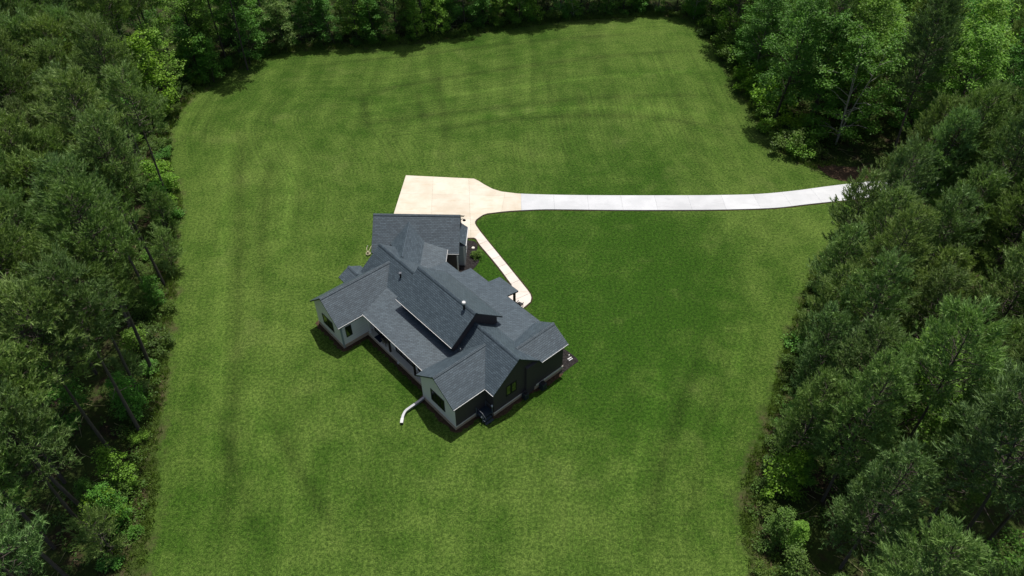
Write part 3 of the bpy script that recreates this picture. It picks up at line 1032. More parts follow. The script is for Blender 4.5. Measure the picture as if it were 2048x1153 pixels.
# ---------------------------------------------------------------- things round the house
# back stoop
st = empty('back_steps', tuple(h(20.7, -3.4, 0)), 'small dark blue-grey landing with steps and handrail in the inner corner', 'steps')
mb = MB()
mb.box(h(20.72, -3.50, 0.55), HU, HV, 0.50, 0.62, 0.05)
mb.build('landing', M['deck'], st)
for k, (u, zt) in enumerate(((21.35, 0.36), (21.60, 0.18))):
    mb = MB()
    mb.box(h(u, -3.65, zt), HU, HV, 0.13, 0.45, 0.03)
    mb.build('tread', M['deck'], st)
for (u, v) in ((20.28, -4.08), (21.18, -4.08), (20.28, -2.95), (21.18, -2.95)):
    mb = MB()
    mb.box(h(u, v, 0.68), HU, HV, 0.035, 0.035, 0.66)
    mb.build('post', M['iron'], st)
mb = MB()
mb.tube([h(20.28, -4.08, 1.32), h(21.18, -4.08, 1.32), h(21.66, -4.08, 0.95)], 0.03, 6)
mb.build('handrail', M['iron'], st)
mb = MB()
mb.tube([h(20.28, -2.95, 1.32), h(21.18, -2.95, 1.32)], 0.03, 6)
mb.build('handrail', M['iron'], st)
mb = MB()
mb.tube([h(21.18, -2.95, 1.34), h(21.18, -2.95, 1.40), h(21.18, -2.95, 1.52)], 0.07, 10, 0, 0.09)
mb.build('post_cap', M['white'], st)


def condenser(u, v, s, label):
    t = empty('air_conditioner', tuple(h(u, v, 0)), label, 'air conditioner', 'condenser units by the east wall')
    mb = MB()
    mb.box(h(u, v, 0.06), HU, HV, s * .52, s * .52, 0.06)
    mb.build('base_pad', M['darktrim'], t)
    mb = MB()
    mb.box(h(u, v, 0.12 + s * .55), HU, HV, s * .5, s * .5, s * .55)
    mb.build('casing', M['darktrim'], t, bevel=0.03)
    mb = MB()
    mb.tube([h(u, v, 0.12 + s * 1.1), h(u, v, 0.15 + s * 1.1)], s * .40, 16)
    mb.build('fan_grille', M['black'], t)
    return t


condenser(21.66, 0.72, 0.50, 'dark boxy condenser unit left of the pale panel on the charcoal wall')
condenser(21.90, 2.75, 0.55, 'larger dark condenser unit right of the pale panel under the eave')
t = empty('utility_panel', tuple(h(21.33, 2.05, 0.9)), 'pale upright utility panel on the charcoal wall between the condenser units', 'panel')
mb = MB()
mb.box(h(21.40, 1.45, 0.86), HU, HV, 0.07, 0.26, 0.42)
mb.build('cabinet', M['copper'], t)
mb = MB()
mb.tube([h(21.42, 1.45, 1.25), h(21.42, 1.45, 1.8)], 0.03, 6)
mb.build('conduit', M['darktrim'], t)

# downspout extension lying on the grass
dp = empty('drain_pipe', (-9.2, 42.9, 0), 'long silver square downspout extension curving over the grass from the wing corner', 'drain pipe')


def square_duct(path, w, name, mat):
    mb = MB()
    path = [Vector(p) for p in path]
    n = len(path)
    rings = []
    for i, p in enumerate(path):
        d = (path[min(i + 1, n - 1)] - path[max(i - 1, 0)]).normalized()
        s = d.cross(Z).normalized()
        u = s.cross(d)
        rings.append([mb.bm.verts.new(p + s * a * w + u * b * w) for a, b in ((-1, -1), (1, -1), (1, 1), (-1, 1))])
    for a, b in zip(rings, rings[1:]):
        for k in range(4):
            mb.bm.faces.new((a[k], a[(k + 1) % 4], b[(k + 1) % 4], b[k]))
    mb.bm.faces.new(rings[0][::-1])
    mb.bm.faces.new(rings[-1])
    return mb.build(name, mat, dp)


dpath = catmull([(-8.25, 43.80, 0.42), (-8.9, 43.2, 0.34), (-9.45, 42.75, 0.28), (-9.85, 42.35, 0.24), (-10.02, 41.9, 0.22), (-10.06, 41.55, 0.21)], 0.15)
square_duct(dpath, 0.115, 'duct', M['steel'])
square_duct([(-10.06, 41.56, 0.21), (-10.08, 41.30, 0.20), (-10.09, 41.05, 0.17)], 0.135, 'end_elbow', M['white'])
mb = MB()
mb.box((-10.09, 41.04, 0.17), (1, 0, 0), (0, 1, 0), 0.12, 0.012, 0.12)
mb.build('outlet', M['black'], dp)

# little white fittings
t = empty('drain_outlet', (-11.16, 48.38, 0), 'small white drain outlet in the shaded grass beside the back porch', 'drain outlet')
mb = MB()
mb.tube([(-11.16, 48.38, 0.0), (-11.16, 48.38, 0.16)], 0.10, 10)
mb.build('pipe', M['white'], t)
mb = MB()
mb.tube([(-11.16, 48.38, 0.16), (-11.16, 48.38, 0.21)], 0.14, 10)
mb.build('cap', M['white'], t)
t = empty('splash_block', (5.67, 48.82, 0), 'white splash block on the dark mulch at the east corner', 'splash block')
mb = MB()
mb.box((5.62, 48.86, 0.07), (0.8, 0.6, 0), (-0.6, 0.8, 0), 0.24, 0.05, 0.06)
mb.box((5.74, 48.70, 0.06), (0.8, 0.6, 0), (-0.6, 0.8, 0), 0.24, 0.04, 0.05)
mb.build('channel', M['white'], t)
mb = MB()
mb.tube([(5.55, 49.05, 0.05), (5.6, 49.2, 0.30)], 0.04, 8)
mb.build('spout', M['white'], t)
t = empty('edging_stone', (-4.45, 66.0, 0), 'pale flat stone lying in the mulch bed by the garage', 'stone')
mb = MB()
mb.tube([(-4.45, 66.0, 0.02), (-4.45, 66.0, 0.12)], 0.22, 9, 0, 0.17)
mb.build('stone', M['copper'], t)

# hose by the garage's left wall
random.seed(4)
hp = [(-16.05, 66.9, .05), (-16.3, 66.3, .06), (-16.38, 65.7, .06), (-16.55, 65.3, .08)]
for k in range(34):
    a = k * 0.75
    hp.append((-16.42 + 0.24 * math.cos(a) + random.uniform(-.05, .05), 65.0 + 0.26 * math.sin(a) + random.uniform(-.05, .05), 0.06 + 0.006 * k))
hp += [(-16.6, 65.5, .08), (-16.75, 66.0, .05), (-16.72, 66.35, .05)]
t = empty('garden_hose', (-16.45, 65.0, 0), 'pale hose lying in a loose heap beside the left garage wall', 'hose')
mb = MB()
mb.tube(catmull(hp, 0.12), 0.026, 6)
mb.build('coil', M['hose'], t)
mb = MB()
mb.tube([(-16.72, 66.35, .05), (-16.70, 66.52, .06)], 0.05, 8)
mb.build('nozzle', M['steel'], t)

# porch furniture
t = empty('door_mat', tuple(h(6.4, -5.05, 0.38)), 'dark navy mat on the back porch floor near the west wing', 'mat')
mb = MB()
mb.box(h(6.45, -5.20, 0.395), HU, HV, 0.48, 0.33, 0.012)
mb.build('pile', M['navy'], t)
mb = MB()
mb.box(h(6.45, -5.20, 0.391), HU, HV, 0.51, 0.36, 0.010)
mb.build('border', M['black'], t)


def chair(c, rz, label, mat):
    t = empty('porch_chair', c, label, 'chair')
    ax = Vector((math.cos(rz), math.sin(rz), 0))
    ay = Vector((-math.sin(rz), math.cos(rz), 0))
    c = Vector(c)
    mb = MB()
    mb.box(c + Z * 0.42, ax, ay, 0.28, 0.28, 0.04)
    mb.build('seat', mat, t)
    mb = MB()
    mb.prism([c - ay * 0.28 - ax * 0.28 + Z * 0.46, c - ay * 0.28 + ax * 0.28 + Z * 0.46, c - ay * 0.40 + ax * 0.26 + Z * 0.95, c - ay * 0.40 - ax * 0.26 + Z * 0.95], ay * 0.04)
    mb.build('backrest', mat, t)
    for sx in (-1, 1):
        mb = MB()
        mb.box(c + ax * sx * 0.31 + Z * 0.62, ax, ay, 0.03, 0.28, 0.02)
        mb.build('armrest', mat, t)
        for sy in (-1, 1):
            mb = MB()
            mb.box(c + ax * sx * 0.25 + ay * sy * 0.25 + Z * 0.19, ax, ay, 0.025, 0.025, 0.19)
            mb.build('leg', mat, t)
    return t


chair(tuple(h(7.55, -5.15, 0.38)), HT, 'brown wicker armchair on the back porch beside the navy mat', M['wicker'])
chair(tuple(Vector((0.80, 56.15, 0.07))), HT + 0.3, 'dark slim armchair on the curved end of the front walk', M['black'])

# ---------------------------------------------------------------- vegetation prototypes (meshes shared by all copies)
UP = np.array([0, 0, 1.0])


def nrm(a):
    return a / (np.linalg.norm(a, axis=-1, keepdims=True) + 1e-9)


def tubes(segs, n=5):
    """tapered tubes from a list of (path Nx3, r0, r1)"""
    V, F = [], []
    base = 0
    for path, r0, r1 in segs:
        path = np.asarray(path, float)
        m_ = len(path)
        T = nrm(np.gradient(path, axis=0))
        S = nrm(np.cross(T, np.array([0.31, 0.17, 0.93])))
        U_ = np.cross(S, T)
        rr = np.linspace(r0, r1, m_)[:, None, None]
        a = np.arange(n) * 2 * math.pi / n
        ring = path[:, None, :] + rr * (np.cos(a)[None, :, None] * S[:, None, :] + np.sin(a)[None, :, None] * U_[:, None, :])
        V.append(ring.reshape(-1, 3))
        i = np.arange(m_ - 1)[:, None] * n
        k = np.arange(n)[None, :]
        k2 = (k + 1) % n
        F.append((np.stack([i + k, i + k2, i + n + k2, i + n + k], -1) + base).reshape(-1, 4))
        base += m_ * n
    return np.vstack(V), np.vstack(F)


def blades(C, D, L, Wd, rng):
    """one slim triangle per row: base C, direction D, length L"""
    n = len(C)
    S = nrm(np.cross(D, rng.normal(size=(n, 3))))
    w = (Wd * 0.5)[:, None] * S
    V = np.stack([C - w, C + w, C + D * L[:, None]], 1).reshape(-1, 3)
    F = np.arange(n * 3).reshape(-1, 3)
    return V, F


def leaves(C, D, N, L, Wd):
    """one rhombus leaf per row: base C, direction D, face normal about N"""
    S = nrm(np.cross(D, N))
    tip = C + D * L[:, None]
    midp = C + D * (L * 0.45)[:, None]
    w = (Wd * 0.5)[:, None] * S
    V = np.stack([C, midp + w, tip, midp - w], 1).reshape(-1, 3)
    F = np.arange(len(C) * 4).reshape(-1, 4)
    return V, F


def pine(seed, H, c0, Rm, nb, tuft=17):
    """long-needled pine: bare trunk below c0*H, upswept branches ending in brushes of needles"""
    rng = np.random.default_rng(seed)
    k = 9
    tz = np.linspace(0, 1, k)
    bend = rng.normal(size=2) * 0.22
    trunk = np.column_stack([bend[0] * np.sin(tz * 2.6), bend[1] * np.sin(tz * 3.1), tz * H])
    segs = [(trunk, 0.0085 * H, 0.02)]
    tufts_c, tufts_d, scale = [], [], []
    az = rng.uniform(0, 6.28)
    for i in range(nb):
        t = (i + rng.uniform(0, 1)) / nb
        z = H * (c0 + (0.985 - c0) * t ** 0.92)
        prof = (1 - t) ** 0.62 * min(1.0, (t + 0.30) / 0.50)
        r = Rm * prof * rng.uniform(0.62, 1.18) + 0.35
        az += 2.4 + rng.normal() * 0.5
        out = np.array([math.cos(az), math.sin(az), 0])
        side = np.array([-math.sin(az), math.cos(az), 0])
        sl = 0.02 + 0.55 * t + rng.normal() * 0.10
        s = np.linspace(0, 1, 5)
        cxy = np.array([np.interp(z, trunk[:, 2], trunk[:, 0]), np.interp(z, trunk[:, 2], trunk[:, 1]), z])
        path = cxy + out * (s * r)[:, None] + side * (rng.normal() * 0.25 * r * s ** 2)[:, None] + UP * (sl * r * s + 0.22 * r * s ** 2)[:, None]
        segs.append((path, 0.010 + 0.013 * r, 0.010))
        nt = max(3, int(2.6 + r * 3.4))
        for j in range(nt):
            q = rng.uniform(0.30, 1.0) ** 0.75
            if j == 0:
                q = 1.0
            p0 = np.array([np.interp(q, s, path[:, a]) for a in range(3)])
            off = side * rng.uniform(-1, 1) * (1.12 - q) * r * 0.62 + UP * rng.uniform(-0.05, 0.35) + out * rng.uniform(-.1, .3)
            tip = p0 + off
            if rng.random() < 0.5:
                segs.append((np.array([p0 - out * 0.15, tip]), 0.016, 0.006))
            d0 = nrm(out * 0.75 + nrm(off) * 0.5 + UP * (0.55 + 0.5 * t))
            for q2 in range(3):
                d = nrm(d0 + rng.normal(size=3) * 0.34 + UP * 0.35)
                tufts_c.append(tip + rng.normal(size=3) * 0.20)
                tufts_d.append(d)
                scale.append(rng.uniform(0.75, 1.25))
    # leader
    for q2 in range(5):
        tufts_c.append(trunk[-1] - UP * 0.2 * q2 * 0.6)
        tufts_d.append(nrm(UP + rng.normal(size=3) * 0.3))
        scale.append(1.0)
    # dead stubs below the crown
    for i in range(rng.integers(3, 8)):
        z = H * rng.uniform(c0 * 0.45, c0)
        a = rng.uniform(0, 6.28)
        o = np.array([math.cos(a), math.sin(a), -0.12])
        p0 = np.array([np.interp(z, trunk[:, 2], trunk[:, 0]), np.interp(z, trunk[:, 2], trunk[:, 1]), z])
        segs.append((np.array([p0, p0 + o * rng.uniform(0.5, 1.5)]), 0.03, 0.008))
    TC, TD, TS = np.array(tufts_c), np.array(tufts_d), np.array(scale)
    n = len(TC)
    # each brush: needles along a short twig, swept forward
    s = np.tile(np.linspace(0, 1, tuft), n)
    C = np.repeat(TC, tuft, 0) + np.repeat(TD, tuft, 0) * (s * 0.46 * np.repeat(TS, tuft))[:, None]
    D = nrm(np.repeat(TD, tuft, 0) * (0.75 + 0.8 * s)[:, None] + rng.normal(size=(n * tuft, 3)) * 0.42)
    L = rng.uniform(0.24, 0.42, n * tuft) * np.repeat(TS, tuft)
    Wd = rng.uniform(0.048, 0.078, n * tuft)
    V, F = blades(C, D, L, Wd, rng)
    tV, tF = tubes(segs, 6)
    return np_mesh('pine_crown', V, F), np_mesh('pine_trunk', tV, tF, True)


def clump_leaves(rng, centres, radii, per, size, flat=0.6, droop=0.35):
    n = len(centres) * per
    C0 = np.repeat(centres, per, 0)
    r0 = np.repeat(radii, per)
    v = nrm(rng.normal(size=(n, 3))) * (rng.uniform(0, 1, n) ** 0.45)[:, None]
    v[:, 2] *= flat
    C = C0 + v * r0[:, None]
    out = nrm(v + rng.normal(size=(n, 3)) * 0.35 + np.array([0, 0, 0.15]))
    D = nrm(out * np.array([1, 1, 0.4]) - UP * droop * rng.uniform(0.2, 1.3, n)[:, None])
    N = nrm(UP + rng.normal(size=(n, 3)) * 0.55 + out * 0.3)
    L = rng.uniform(0.7, 1.35, n) * size
    return leaves(C, D, N, L, L * rng.uniform(0.5, 0.75, n))


def broadleaf(seed, H, c0, Rm, ncl, per, size=0.26, taper=0.5, multi=1):
    """deciduous tree: trunk with limbs, leaves in sprays at the ends of the limbs"""
    rng = np.random.default_rng(seed)
    segs = []
    centres, radii = [], []
    trunks = []
    for q in range(multi):
        lean = rng.normal(size=2) * (0.5 if multi == 1 else 1.3)
        tz = np.linspace(0, 1, 8)
        tr = np.column_stack([lean[0] * tz ** 1.5 + 0.2 * np.sin(tz * 5 + seed), lean[1] * tz ** 1.5 + 0.2 * np.cos(tz * 4) - 0.2, tz * H * 0.93])
        trunks.append(tr)
        segs.append((tr, 0.011 * H / multi ** .5, 0.02))
    az = rng.uniform(0, 6.28)
    for i in range(ncl):
        tr = trunks[i % multi]
        t = ((i + rng.uniform(0, 1)) / ncl)
        z = H * (c0 + (1 - c0) * t)
        prof = math.sin(math.pi * (0.16 + 0.80 * t ** taper) ** 1.0) ** 0.75
        az += 2.4 + rng.normal() * 0.4
        r = Rm * max(0.15, prof) * (rng.uniform(0.25, 1.1) ** 0.6)
        out = np.array([math.cos(az), math.sin(az), 0])
        zb = max(0.08 * H, z - r * rng.uniform(0.25, 0.75))
        b0 = np.array([np.interp(zb, tr[:, 2], tr[:, 0]), np.interp(zb, tr[:, 2], tr[:, 1]), zb])
        tip = np.array([b0[0], b0[1], z]) + out * r
        mid_ = (b0 + tip) / 2 + UP * r * 0.10
        if i % 2 == 0:
            segs.append((np.array([b0, mid_, tip]), 0.012 + 0.012 * r, 0.010))
        for e in range(2):
            centres.append(tip + rng.normal(size=3) * np.array([0.35, 0.35, 0.25]) * (1 if e else 0.2))
            radii.append(rng.uniform(0.55, 1.0) * (0.55 + 0.11 * Rm))
    V, F = clump_leaves(rng, np.array(centres), np.array(radii), per, size)
    tV, tF = tubes(segs, 6)
    return np_mesh('leafy_crown', V, F), np_mesh('leafy_trunk', tV, tF, True)


def shrub(seed, H, Rm, ncl, per, size=0.19):
    rng = np.random.default_rng(seed)
    a = rng.uniform(0, 6.28, ncl)
    rr = Rm * rng.uniform(0, 1, ncl) ** 0.6
    zz = H * (0.22 + 0.75 * rng.uniform(0, 1, ncl) * (1 - 0.55 * (rr / Rm) ** 2))
    Cn = np.column_stack([np.cos(a) * rr, np.sin(a) * rr, zz])
    V, F = clump_leaves(rng, Cn, rng.uniform(0.28, 0.55, ncl) * (0.6 + 0.25 * Rm), per, size, 0.75, 0.2)
    segs = []
    for c in Cn[::2]:
        segs.append((np.array([[c[0] * .12, c[1] * .12, 0], [c[0] * .6, c[1] * .6, c[2] * .55], c]), 0.022, 0.006))
    tV, tF = tubes(segs, 4)
    return np_mesh('shrub_leaves', V, F), np_mesh('shrub_stem', tV, tF, True)


TALL = [pine(11 + i, H, c0, Rm, nb) for i, (H, c0, Rm, nb) in enumerate([(20.5, .60, 3.1, 54), (19.2, .57, 3.0, 50), (21.5, .62, 3.2, 58), (18.2, .59, 2.7, 46), (20.0, .56, 3.4, 60)])]
FULL = [pine(31 + i, H, c0, Rm, nb) for i, (H, c0, Rm, nb) in enumerate([(18.6, .26, 3.3, 80), (16.8, .22, 3.1, 76), (20.0, .30, 3.5, 86), (15.0, .18, 2.9, 68), (21.5, .36, 3.4, 84)])]
YOUNG = [pine(51 + i, H, c0, Rm, nb, 12) for i, (H, c0, Rm, nb) in enumerate([(6.5, .10, 1.8, 36), (4.6, .08, 1.5, 28)])]
BROAD = [broadleaf(71 + i, *a) for i, a in enumerate([(15.5, .22, 4.0, 70, 58), (17.0, .25, 4.4, 80, 58), (13.0, .18, 3.4, 58, 56), (18.5, .28, 4.8, 88, 58), (14.2, .16, 3.8, 66, 58)])]
SAPL = [broadleaf(91 + i, *a) for i, a in enumerate([(7.0, .14, 1.9, 34, 46, 0.22), (5.4, .12, 1.7, 28, 44, 0.21), (8.5, .16, 2.1, 38, 46, 0.22), (9.5, .10, 1.7, 44, 46, 0.22, 0.75)])]
BIRCH = [broadleaf(101, 16.5, .12, 4.6, 84, 60, 0.27, 0.5, 3)]
SHRUB = [shrub(111 + i, *a) for i, a in enumerate([(1.7, 1.3, 24, 46), (2.6, 1.7, 34, 46), (1.1, 1.0, 16, 42), (2.1, 1.2, 24, 44)])]

TINT = dict(pine=(0.185, 0.292, 0.095), broad=(0.092, 0.235, 0.034), bright=(0.145, 0.290, 0.034), lime=(0.155, 0.300, 0.022), dullpine=(0.165, 0.255, 0.086), shrub=(0.085, 0.155, 0.028))
BARK = dict(pine=(0.105, 0.088, 0.078), broad=(0.075, 0.066, 0.055), pale=(0.30, 0.28, 0.25))
VR = random.Random(77)
PLANTS = []


def plant(kind, protos, x, y, s, tint, bark='pine', cmat='needle', which=None, rz=None, lean=0.03):
    crown_me, trunk_me = protos[VR.randrange(len(protos)) if which is None else which % len(protos)]
    for me_, mt in ((crown_me, M[cmat]), (trunk_me, M['bark'])):
        if not me_.materials:
            me_.materials.append(mt)
    root = bpy.data.objects.new(kind, None)
    COL.objects.link(root)
    root.location = (x, y, -0.05)
    root.rotation_euler = (VR.gauss(0, lean), VR.gauss(0, lean), VR.uniform(0, 6.28) if rz is None else rz)
    root.scale = (s * VR.uniform(.93, 1.07), s * VR.uniform(.93, 1.07), s)
    c = bpy.data.objects.new('crown', crown_me)
    COL.objects.link(c)
    c.parent = root
    j = VR.uniform(0.82, 1.20)
    jr = VR.uniform(0.92, 1.10)
    base = TINT[tint]
    c.color = (base[0] * j * jr, base[1] * j, base[2] * j * VR.uniform(.85, 1.15), 1)
    t = bpy.data.objects.new('stem' if 'shrub' in kind else 'trunk', trunk_me)
    COL.objects.link(t)
    t.parent = root
    k = VR.uniform(0.75, 1.3)
    b = BARK[bark]
    t.color = (b[0] * k, b[1] * k, b[2] * k, 1)
    hgt = max(v[2] for v in crown_me.get('bb', [(0, 0, 0)])) if 'bb' in crown_me else None
    PLANTS.append([root, kind, x, y, s, tint, crown_me])
    return root


FPX = 26.094 / 36.0 * 2048


def to_px(p):
    d = Vector(p) - Vector((0, 0, CAM_H))
    zc = d.dot(Fv)
    if zc < 1:
        return None
    return (1024 + FPX * d.dot(Rv) / zc, 576.5 - FPX * d.dot(Uv) / zc)


def in_view(x, y, H, rad):
    """does any of the crown or trunk of a tree standing here fall inside the photograph?"""
    for z, rr in ((0.3, 0.0), (H * 0.55, rad), (H * 0.85, rad * 0.7), (H, 0.0)):
        q = to_px((x, y, z))
        if q is None:
            continue
        dist = math.sqrt(x * x + y * y + (CAM_H - z) ** 2)
        pr = FPX * rr / dist * 0.6
        if -pr - 60 < q[0] < 2108 + pr and -pr < q[1] < 1153 + pr:
            return True
    return False


taken = []


def free(x, y, r):
    return all((x - a) ** 2 + (y - b) ** 2 > max(r, 0.5 * (r + c)) ** 2 for a, b, c in taken)


def on_drive(x, y, pad=2.4):
    return x > 40 and 74.5 + (x - 42) * 0.165 - pad < y < 78.2 + (x - 42) * 0.165 + pad + (3.5 if x < 52 else 0)


# ---- trees that can be picked out one by one at the edge of the lawn
for (x, y, which, s) in [(-38.02, 59.93, 0, 1.0), (-39.9, 59.3, 3, .95), (-35.0, 47.5, 2, 1.0), (-42.14, 74.2, 1, .95), (-33.6, 40.4, 0, .97), (-35.0, 37.9, 4, 1.0), (-34.9, 44.1, 1, .98),
                         (-33.0, 29.5, 3, 1.0), (-34.9, 32.3, 2, .95), (-33.9, 26.6, 4, 1.0), (-36.4, 29.3, 0, 1.0), (-42.0, 110.9, 3, 1.12), (-45.6, 112.6, 1, 1.0), (-52.5, 103.5, 0, 1.0),
                         (-38.9, 53.0, 4, 1.0), (-42.8, 66.5, 2, 1.0), (-47.2, 81.0, 0, 1.0), (-31.5, 22.0, 1, 1.0)]:
    plant('pine_tree', TALL, x, y, s, 'pine', which=which, lean=0.012)
    taken.append((x, y, 3.6))
for (x, y, which, s) in [(49.3, 69.3, 0, .9), (43.2, 64.6, 2, .9), (37.6, 59.5, 0, .92), (34.6, 54.2, 1, .95), (32.6, 49.0, 2, .9), (30.3, 43.6, 0, .9), (28.0, 38.6, 1, .92), (25.6, 33.0, 2, .85), (25.2, 27.2, 0, .85), (52.0, 71.8, 1, 1.0),
                         (35.0, 58.6, 3, .95), (31.6, 52.6, 3, .85), (28.9, 47.0, 3, .85), (26.4, 41.6, 3, .85), (23.6, 36.0, 3, .8), (51.8, 86.0, 2, 1.05), (57.0, 98.0, 0, 1.15)]:
    plant('pine_tree', FULL, x, y, s, 'dullpine' if y > 80 else 'pine', which=which)
    taken.append((x, y, 3.4))
for (x, y, which, s, tint) in [(44.4, 87.6, 0, 1.0, 'broad')]:
    plant('broadleaf_tree', BIRCH, x, y, s, tint, 'pale', 'leaf', which)
    taken.append((x, y, 4.6))
for (x, y, which, s, tint, bk) in [(47.0, 92.0, 3, 1.05, 'bright', 'broad'), (42.0, 92.5, 1, .95, 'broad', 'broad'), (48.5, 98.5, 1, 1.0, 'bright', 'broad'), (41.0, 99.0, 0, .85, 'broad', 'broad'),
                                   (-26.0, 121.5, 2, .95, 'bright', 'broad'), (-32.5, 121.5, 4, .9, 'broad', 'broad'), (-19.5, 123.0, 0, .85, 'broad', 'broad'), (27.0, 133.2, 2, .8, 'bright', 'pale'), (20.5, 133.0, 4, .85, 'bright', 'broad')]:
    plant('broadleaf_tree', BROAD, x, y, s, tint, bk, 'leaf', which)
    taken.append((x, y, 4.2))
for (x, y, which, s, tint) in [(-50.6, 96.2, 3, 1.35, 'lime'), (-50.4, 101.0, 3, 1.2, 'bright'), (-52.4, 94.6, 3, 1.3, 'lime'), (-42.0, 113.0, 2, 1.1, 'broad'), (-37.5, 117.8, 2, 1.1, 'pine'), (-46.2, 106.8, 0, 1.1, 'broad'),
                               (-37.6, 56.6, 0, .6, 'broad'), (-37.4, 50.2, 1, .75, 'bright'), (-34.6, 42.3, 0, .75, 'broad'), (-32.4, 34.8, 1, .8, 'bright'), (-31.9, 31.2, 0, .7, 'broad'), (-33.2, 30.9, 1, .8, 'lime'),
                               (-41.7, 71.5, 0, .8, 'broad'), (-43.3, 77.5, 1, .9, 'bright'), (21.6, 33.4, 1, .95, 'lime'), (25.6, 40.2, 0, .8, 'broad'), (28.6, 46.6, 1, .7, 'shrub'), (20.6, 29.5, 0, .6, 'shrub'), (21.6, 26.0, 1, .7, 'shrub')]:
    plant('sapling', SAPL, x, y, s, tint, 'broad', 'leaf', which)
    taken.append((x, y, 2.0))

# ---- the woods behind them
cand = []
for gy_ in np.arange(4, 158, 3.4):
    for gx_ in np.arange(-112, 112, 3.4):
        cand.append((gx_ + VR.uniform(-1.5, 1.5), gy_ + VR.uniform(-1.5, 1.5)))
cd = edge_dist(cand)
order = sorted(range(len(cand)), key=lambda i: -cd[i])
for i in order:
    x, y = cand[i]
    d = -cd[i]
    if d < 2.2 or on_drive(x, y):
        continue
    if y < 28 and abs(x) < 24:
        continue
    side = 'left' if x < -28 and y < 112 else ('right' if x > 17 and y < 84 else ('topright' if x > 33 else 'top'))
    if side == 'left':
        if d < 4.0:
            continue
        is_pine = VR.random() < (0.90 if y < 95 else 0.55)
        r = 3.3
    elif side == 'right':
        if d < 4.0:
            continue
        is_pine = VR.random() < 0.93
        r = 3.6
    elif side == 'topright':
        is_pine = VR.random() < 0.22
        r = 4.3
    else:
        is_pine = VR.random() < 0.22
        r = 3.0 if d < 9 else 4.2
    if not in_view(x, y, 19 if is_pine else 15, 3.4):
        continue
    if side == 'top' and d > 17:
        continue
    if not free(x, y, r):
        continue
    taken.append((x, y, r))
    if is_pine:
        plant('pine_tree', FULL if (side == 'right' and VR.random() < .6) else TALL, x, y, VR.uniform(.86, 1.10), 'dullpine' if VR.random() < .35 else 'pine')
    else:
        plant('broadleaf_tree', BROAD, x, y, VR.uniform(.72, 1.08), VR.choice(['broad', 'broad', 'bright']), 'pale' if VR.random() < .15 else 'broad', 'leaf')

# ---- saplings filling the foot of the top wood
for k in range(2600):
    x = VR.uniform(-52, 38)
    y = VR.uniform(104, 150)
    d = -edge_dist([(x, y)])[0]
    if not (1.0 < d < 11.0) or (x < -46 and y < 106):
        continue
    if not in_view(x, y, 6, 1.5) or not free(x, y, 1.9):
        continue
    taken.append((x, y, 1.7))
    plant('sapling', SAPL, x, y, VR.uniform(.75, 1.15), VR.choice(['broad', 'broad', 'shrub', 'bright']), 'pale' if VR.random() < .15 else 'broad', 'leaf')

# ---- shrubs and young growth along the wood's edge
k = 0
perim = catmull(LAWN_PTS, 1.0)
acc = 0.0
for a, b in zip(perim, perim[1:]):
    acc += math.hypot(b[0] - a[0], b[1] - a[1])
    if acc < 1.9:
        continue
    acc = VR.uniform(-0.8, 0.3)
    tx, ty = b[0] - a[0], b[1] - a[1]
    L = math.hypot(tx, ty)
    nx, ny = -ty / L, tx / L                      # outward (the outline runs clockwise)
    off = VR.uniform(0.3, 3.0)
    x, y = a[0] + nx * off, a[1] + ny * off
    if on_drive(x, y, 1.4) or not in_view(x, y, 1.5, 1.2) or edge_dist([(x, y)])[0] > 0:
        continue
    if 38.5 < x < 48 and 78 < y < 83.5:
        continue
    rich = y > 84 and x > 30
    tint = VR.choice(['shrub', 'bright', 'shrub', 'lime'] if rich else ['shrub', 'shrub', 'shrub', 'broad'] if x > 10 else ['shrub', 'shrub', 'bright', 'broad'])
    s = VR.uniform(.9, 1.6) if rich else (VR.uniform(.45, 1.0))
    plant('shrub', SHRUB, x, y, s, tint, 'broad', 'leaf')
    if VR.random() < 0.35 and not rich:
        x2, y2 = x + nx * 2.2, y + ny * 2.2
        if in_view(x2, y2, 2, 1):
            plant('young_pine' if VR.random() < .4 and abs(x) > 30 else 'sapling', YOUNG if PLANTS and False else SAPL, x2, y2, VR.uniform(.4, .7), VR.choice(['broad', 'bright', 'shrub']), 'broad', 'leaf')
for (x, y, s, tint) in [(37.8, 104.0, 1.9, 'lime'), (38.2, 97.5, 1.7, 'lime'), (37.4, 110.5, 1.8, 'bright'), (39.5, 91.0, 1.5, 'lime'), (40.6, 88.4, 1.5, 'bright'), (36.4, 116.5, 1.5, 'shrub'), (39.5, 115.0, 2.0, 'bright'), (37.2, 121.5, 1.6, 'shrub')]:
    plant('shrub', SHRUB, x, y, s, tint, 'broad', 'leaf', 1)
for (x, y, s) in [(-31.6, 29.0, .8), (-37.9, 62.6, .8), (-35.6, 45.2, .7), (-40.6, 69.2, .85)]:
    plant('young_pine', YOUNG, x, y, s, 'pine', which=0)
# the garden bush in the mulch bed
plant('shrub', SHRUB, -3.98, 64.35, 0.55, 'shrub', 'broad', 'leaf', 3)


# ---------------------------------------------------------------- low growth nobody could count
def stuff(name, V, F, mat, color):
    o = link(name, np_mesh(name, V, F), None, M[mat])
    o.color = (*color, 1)
    tag(o, kind='stuff')
    return o


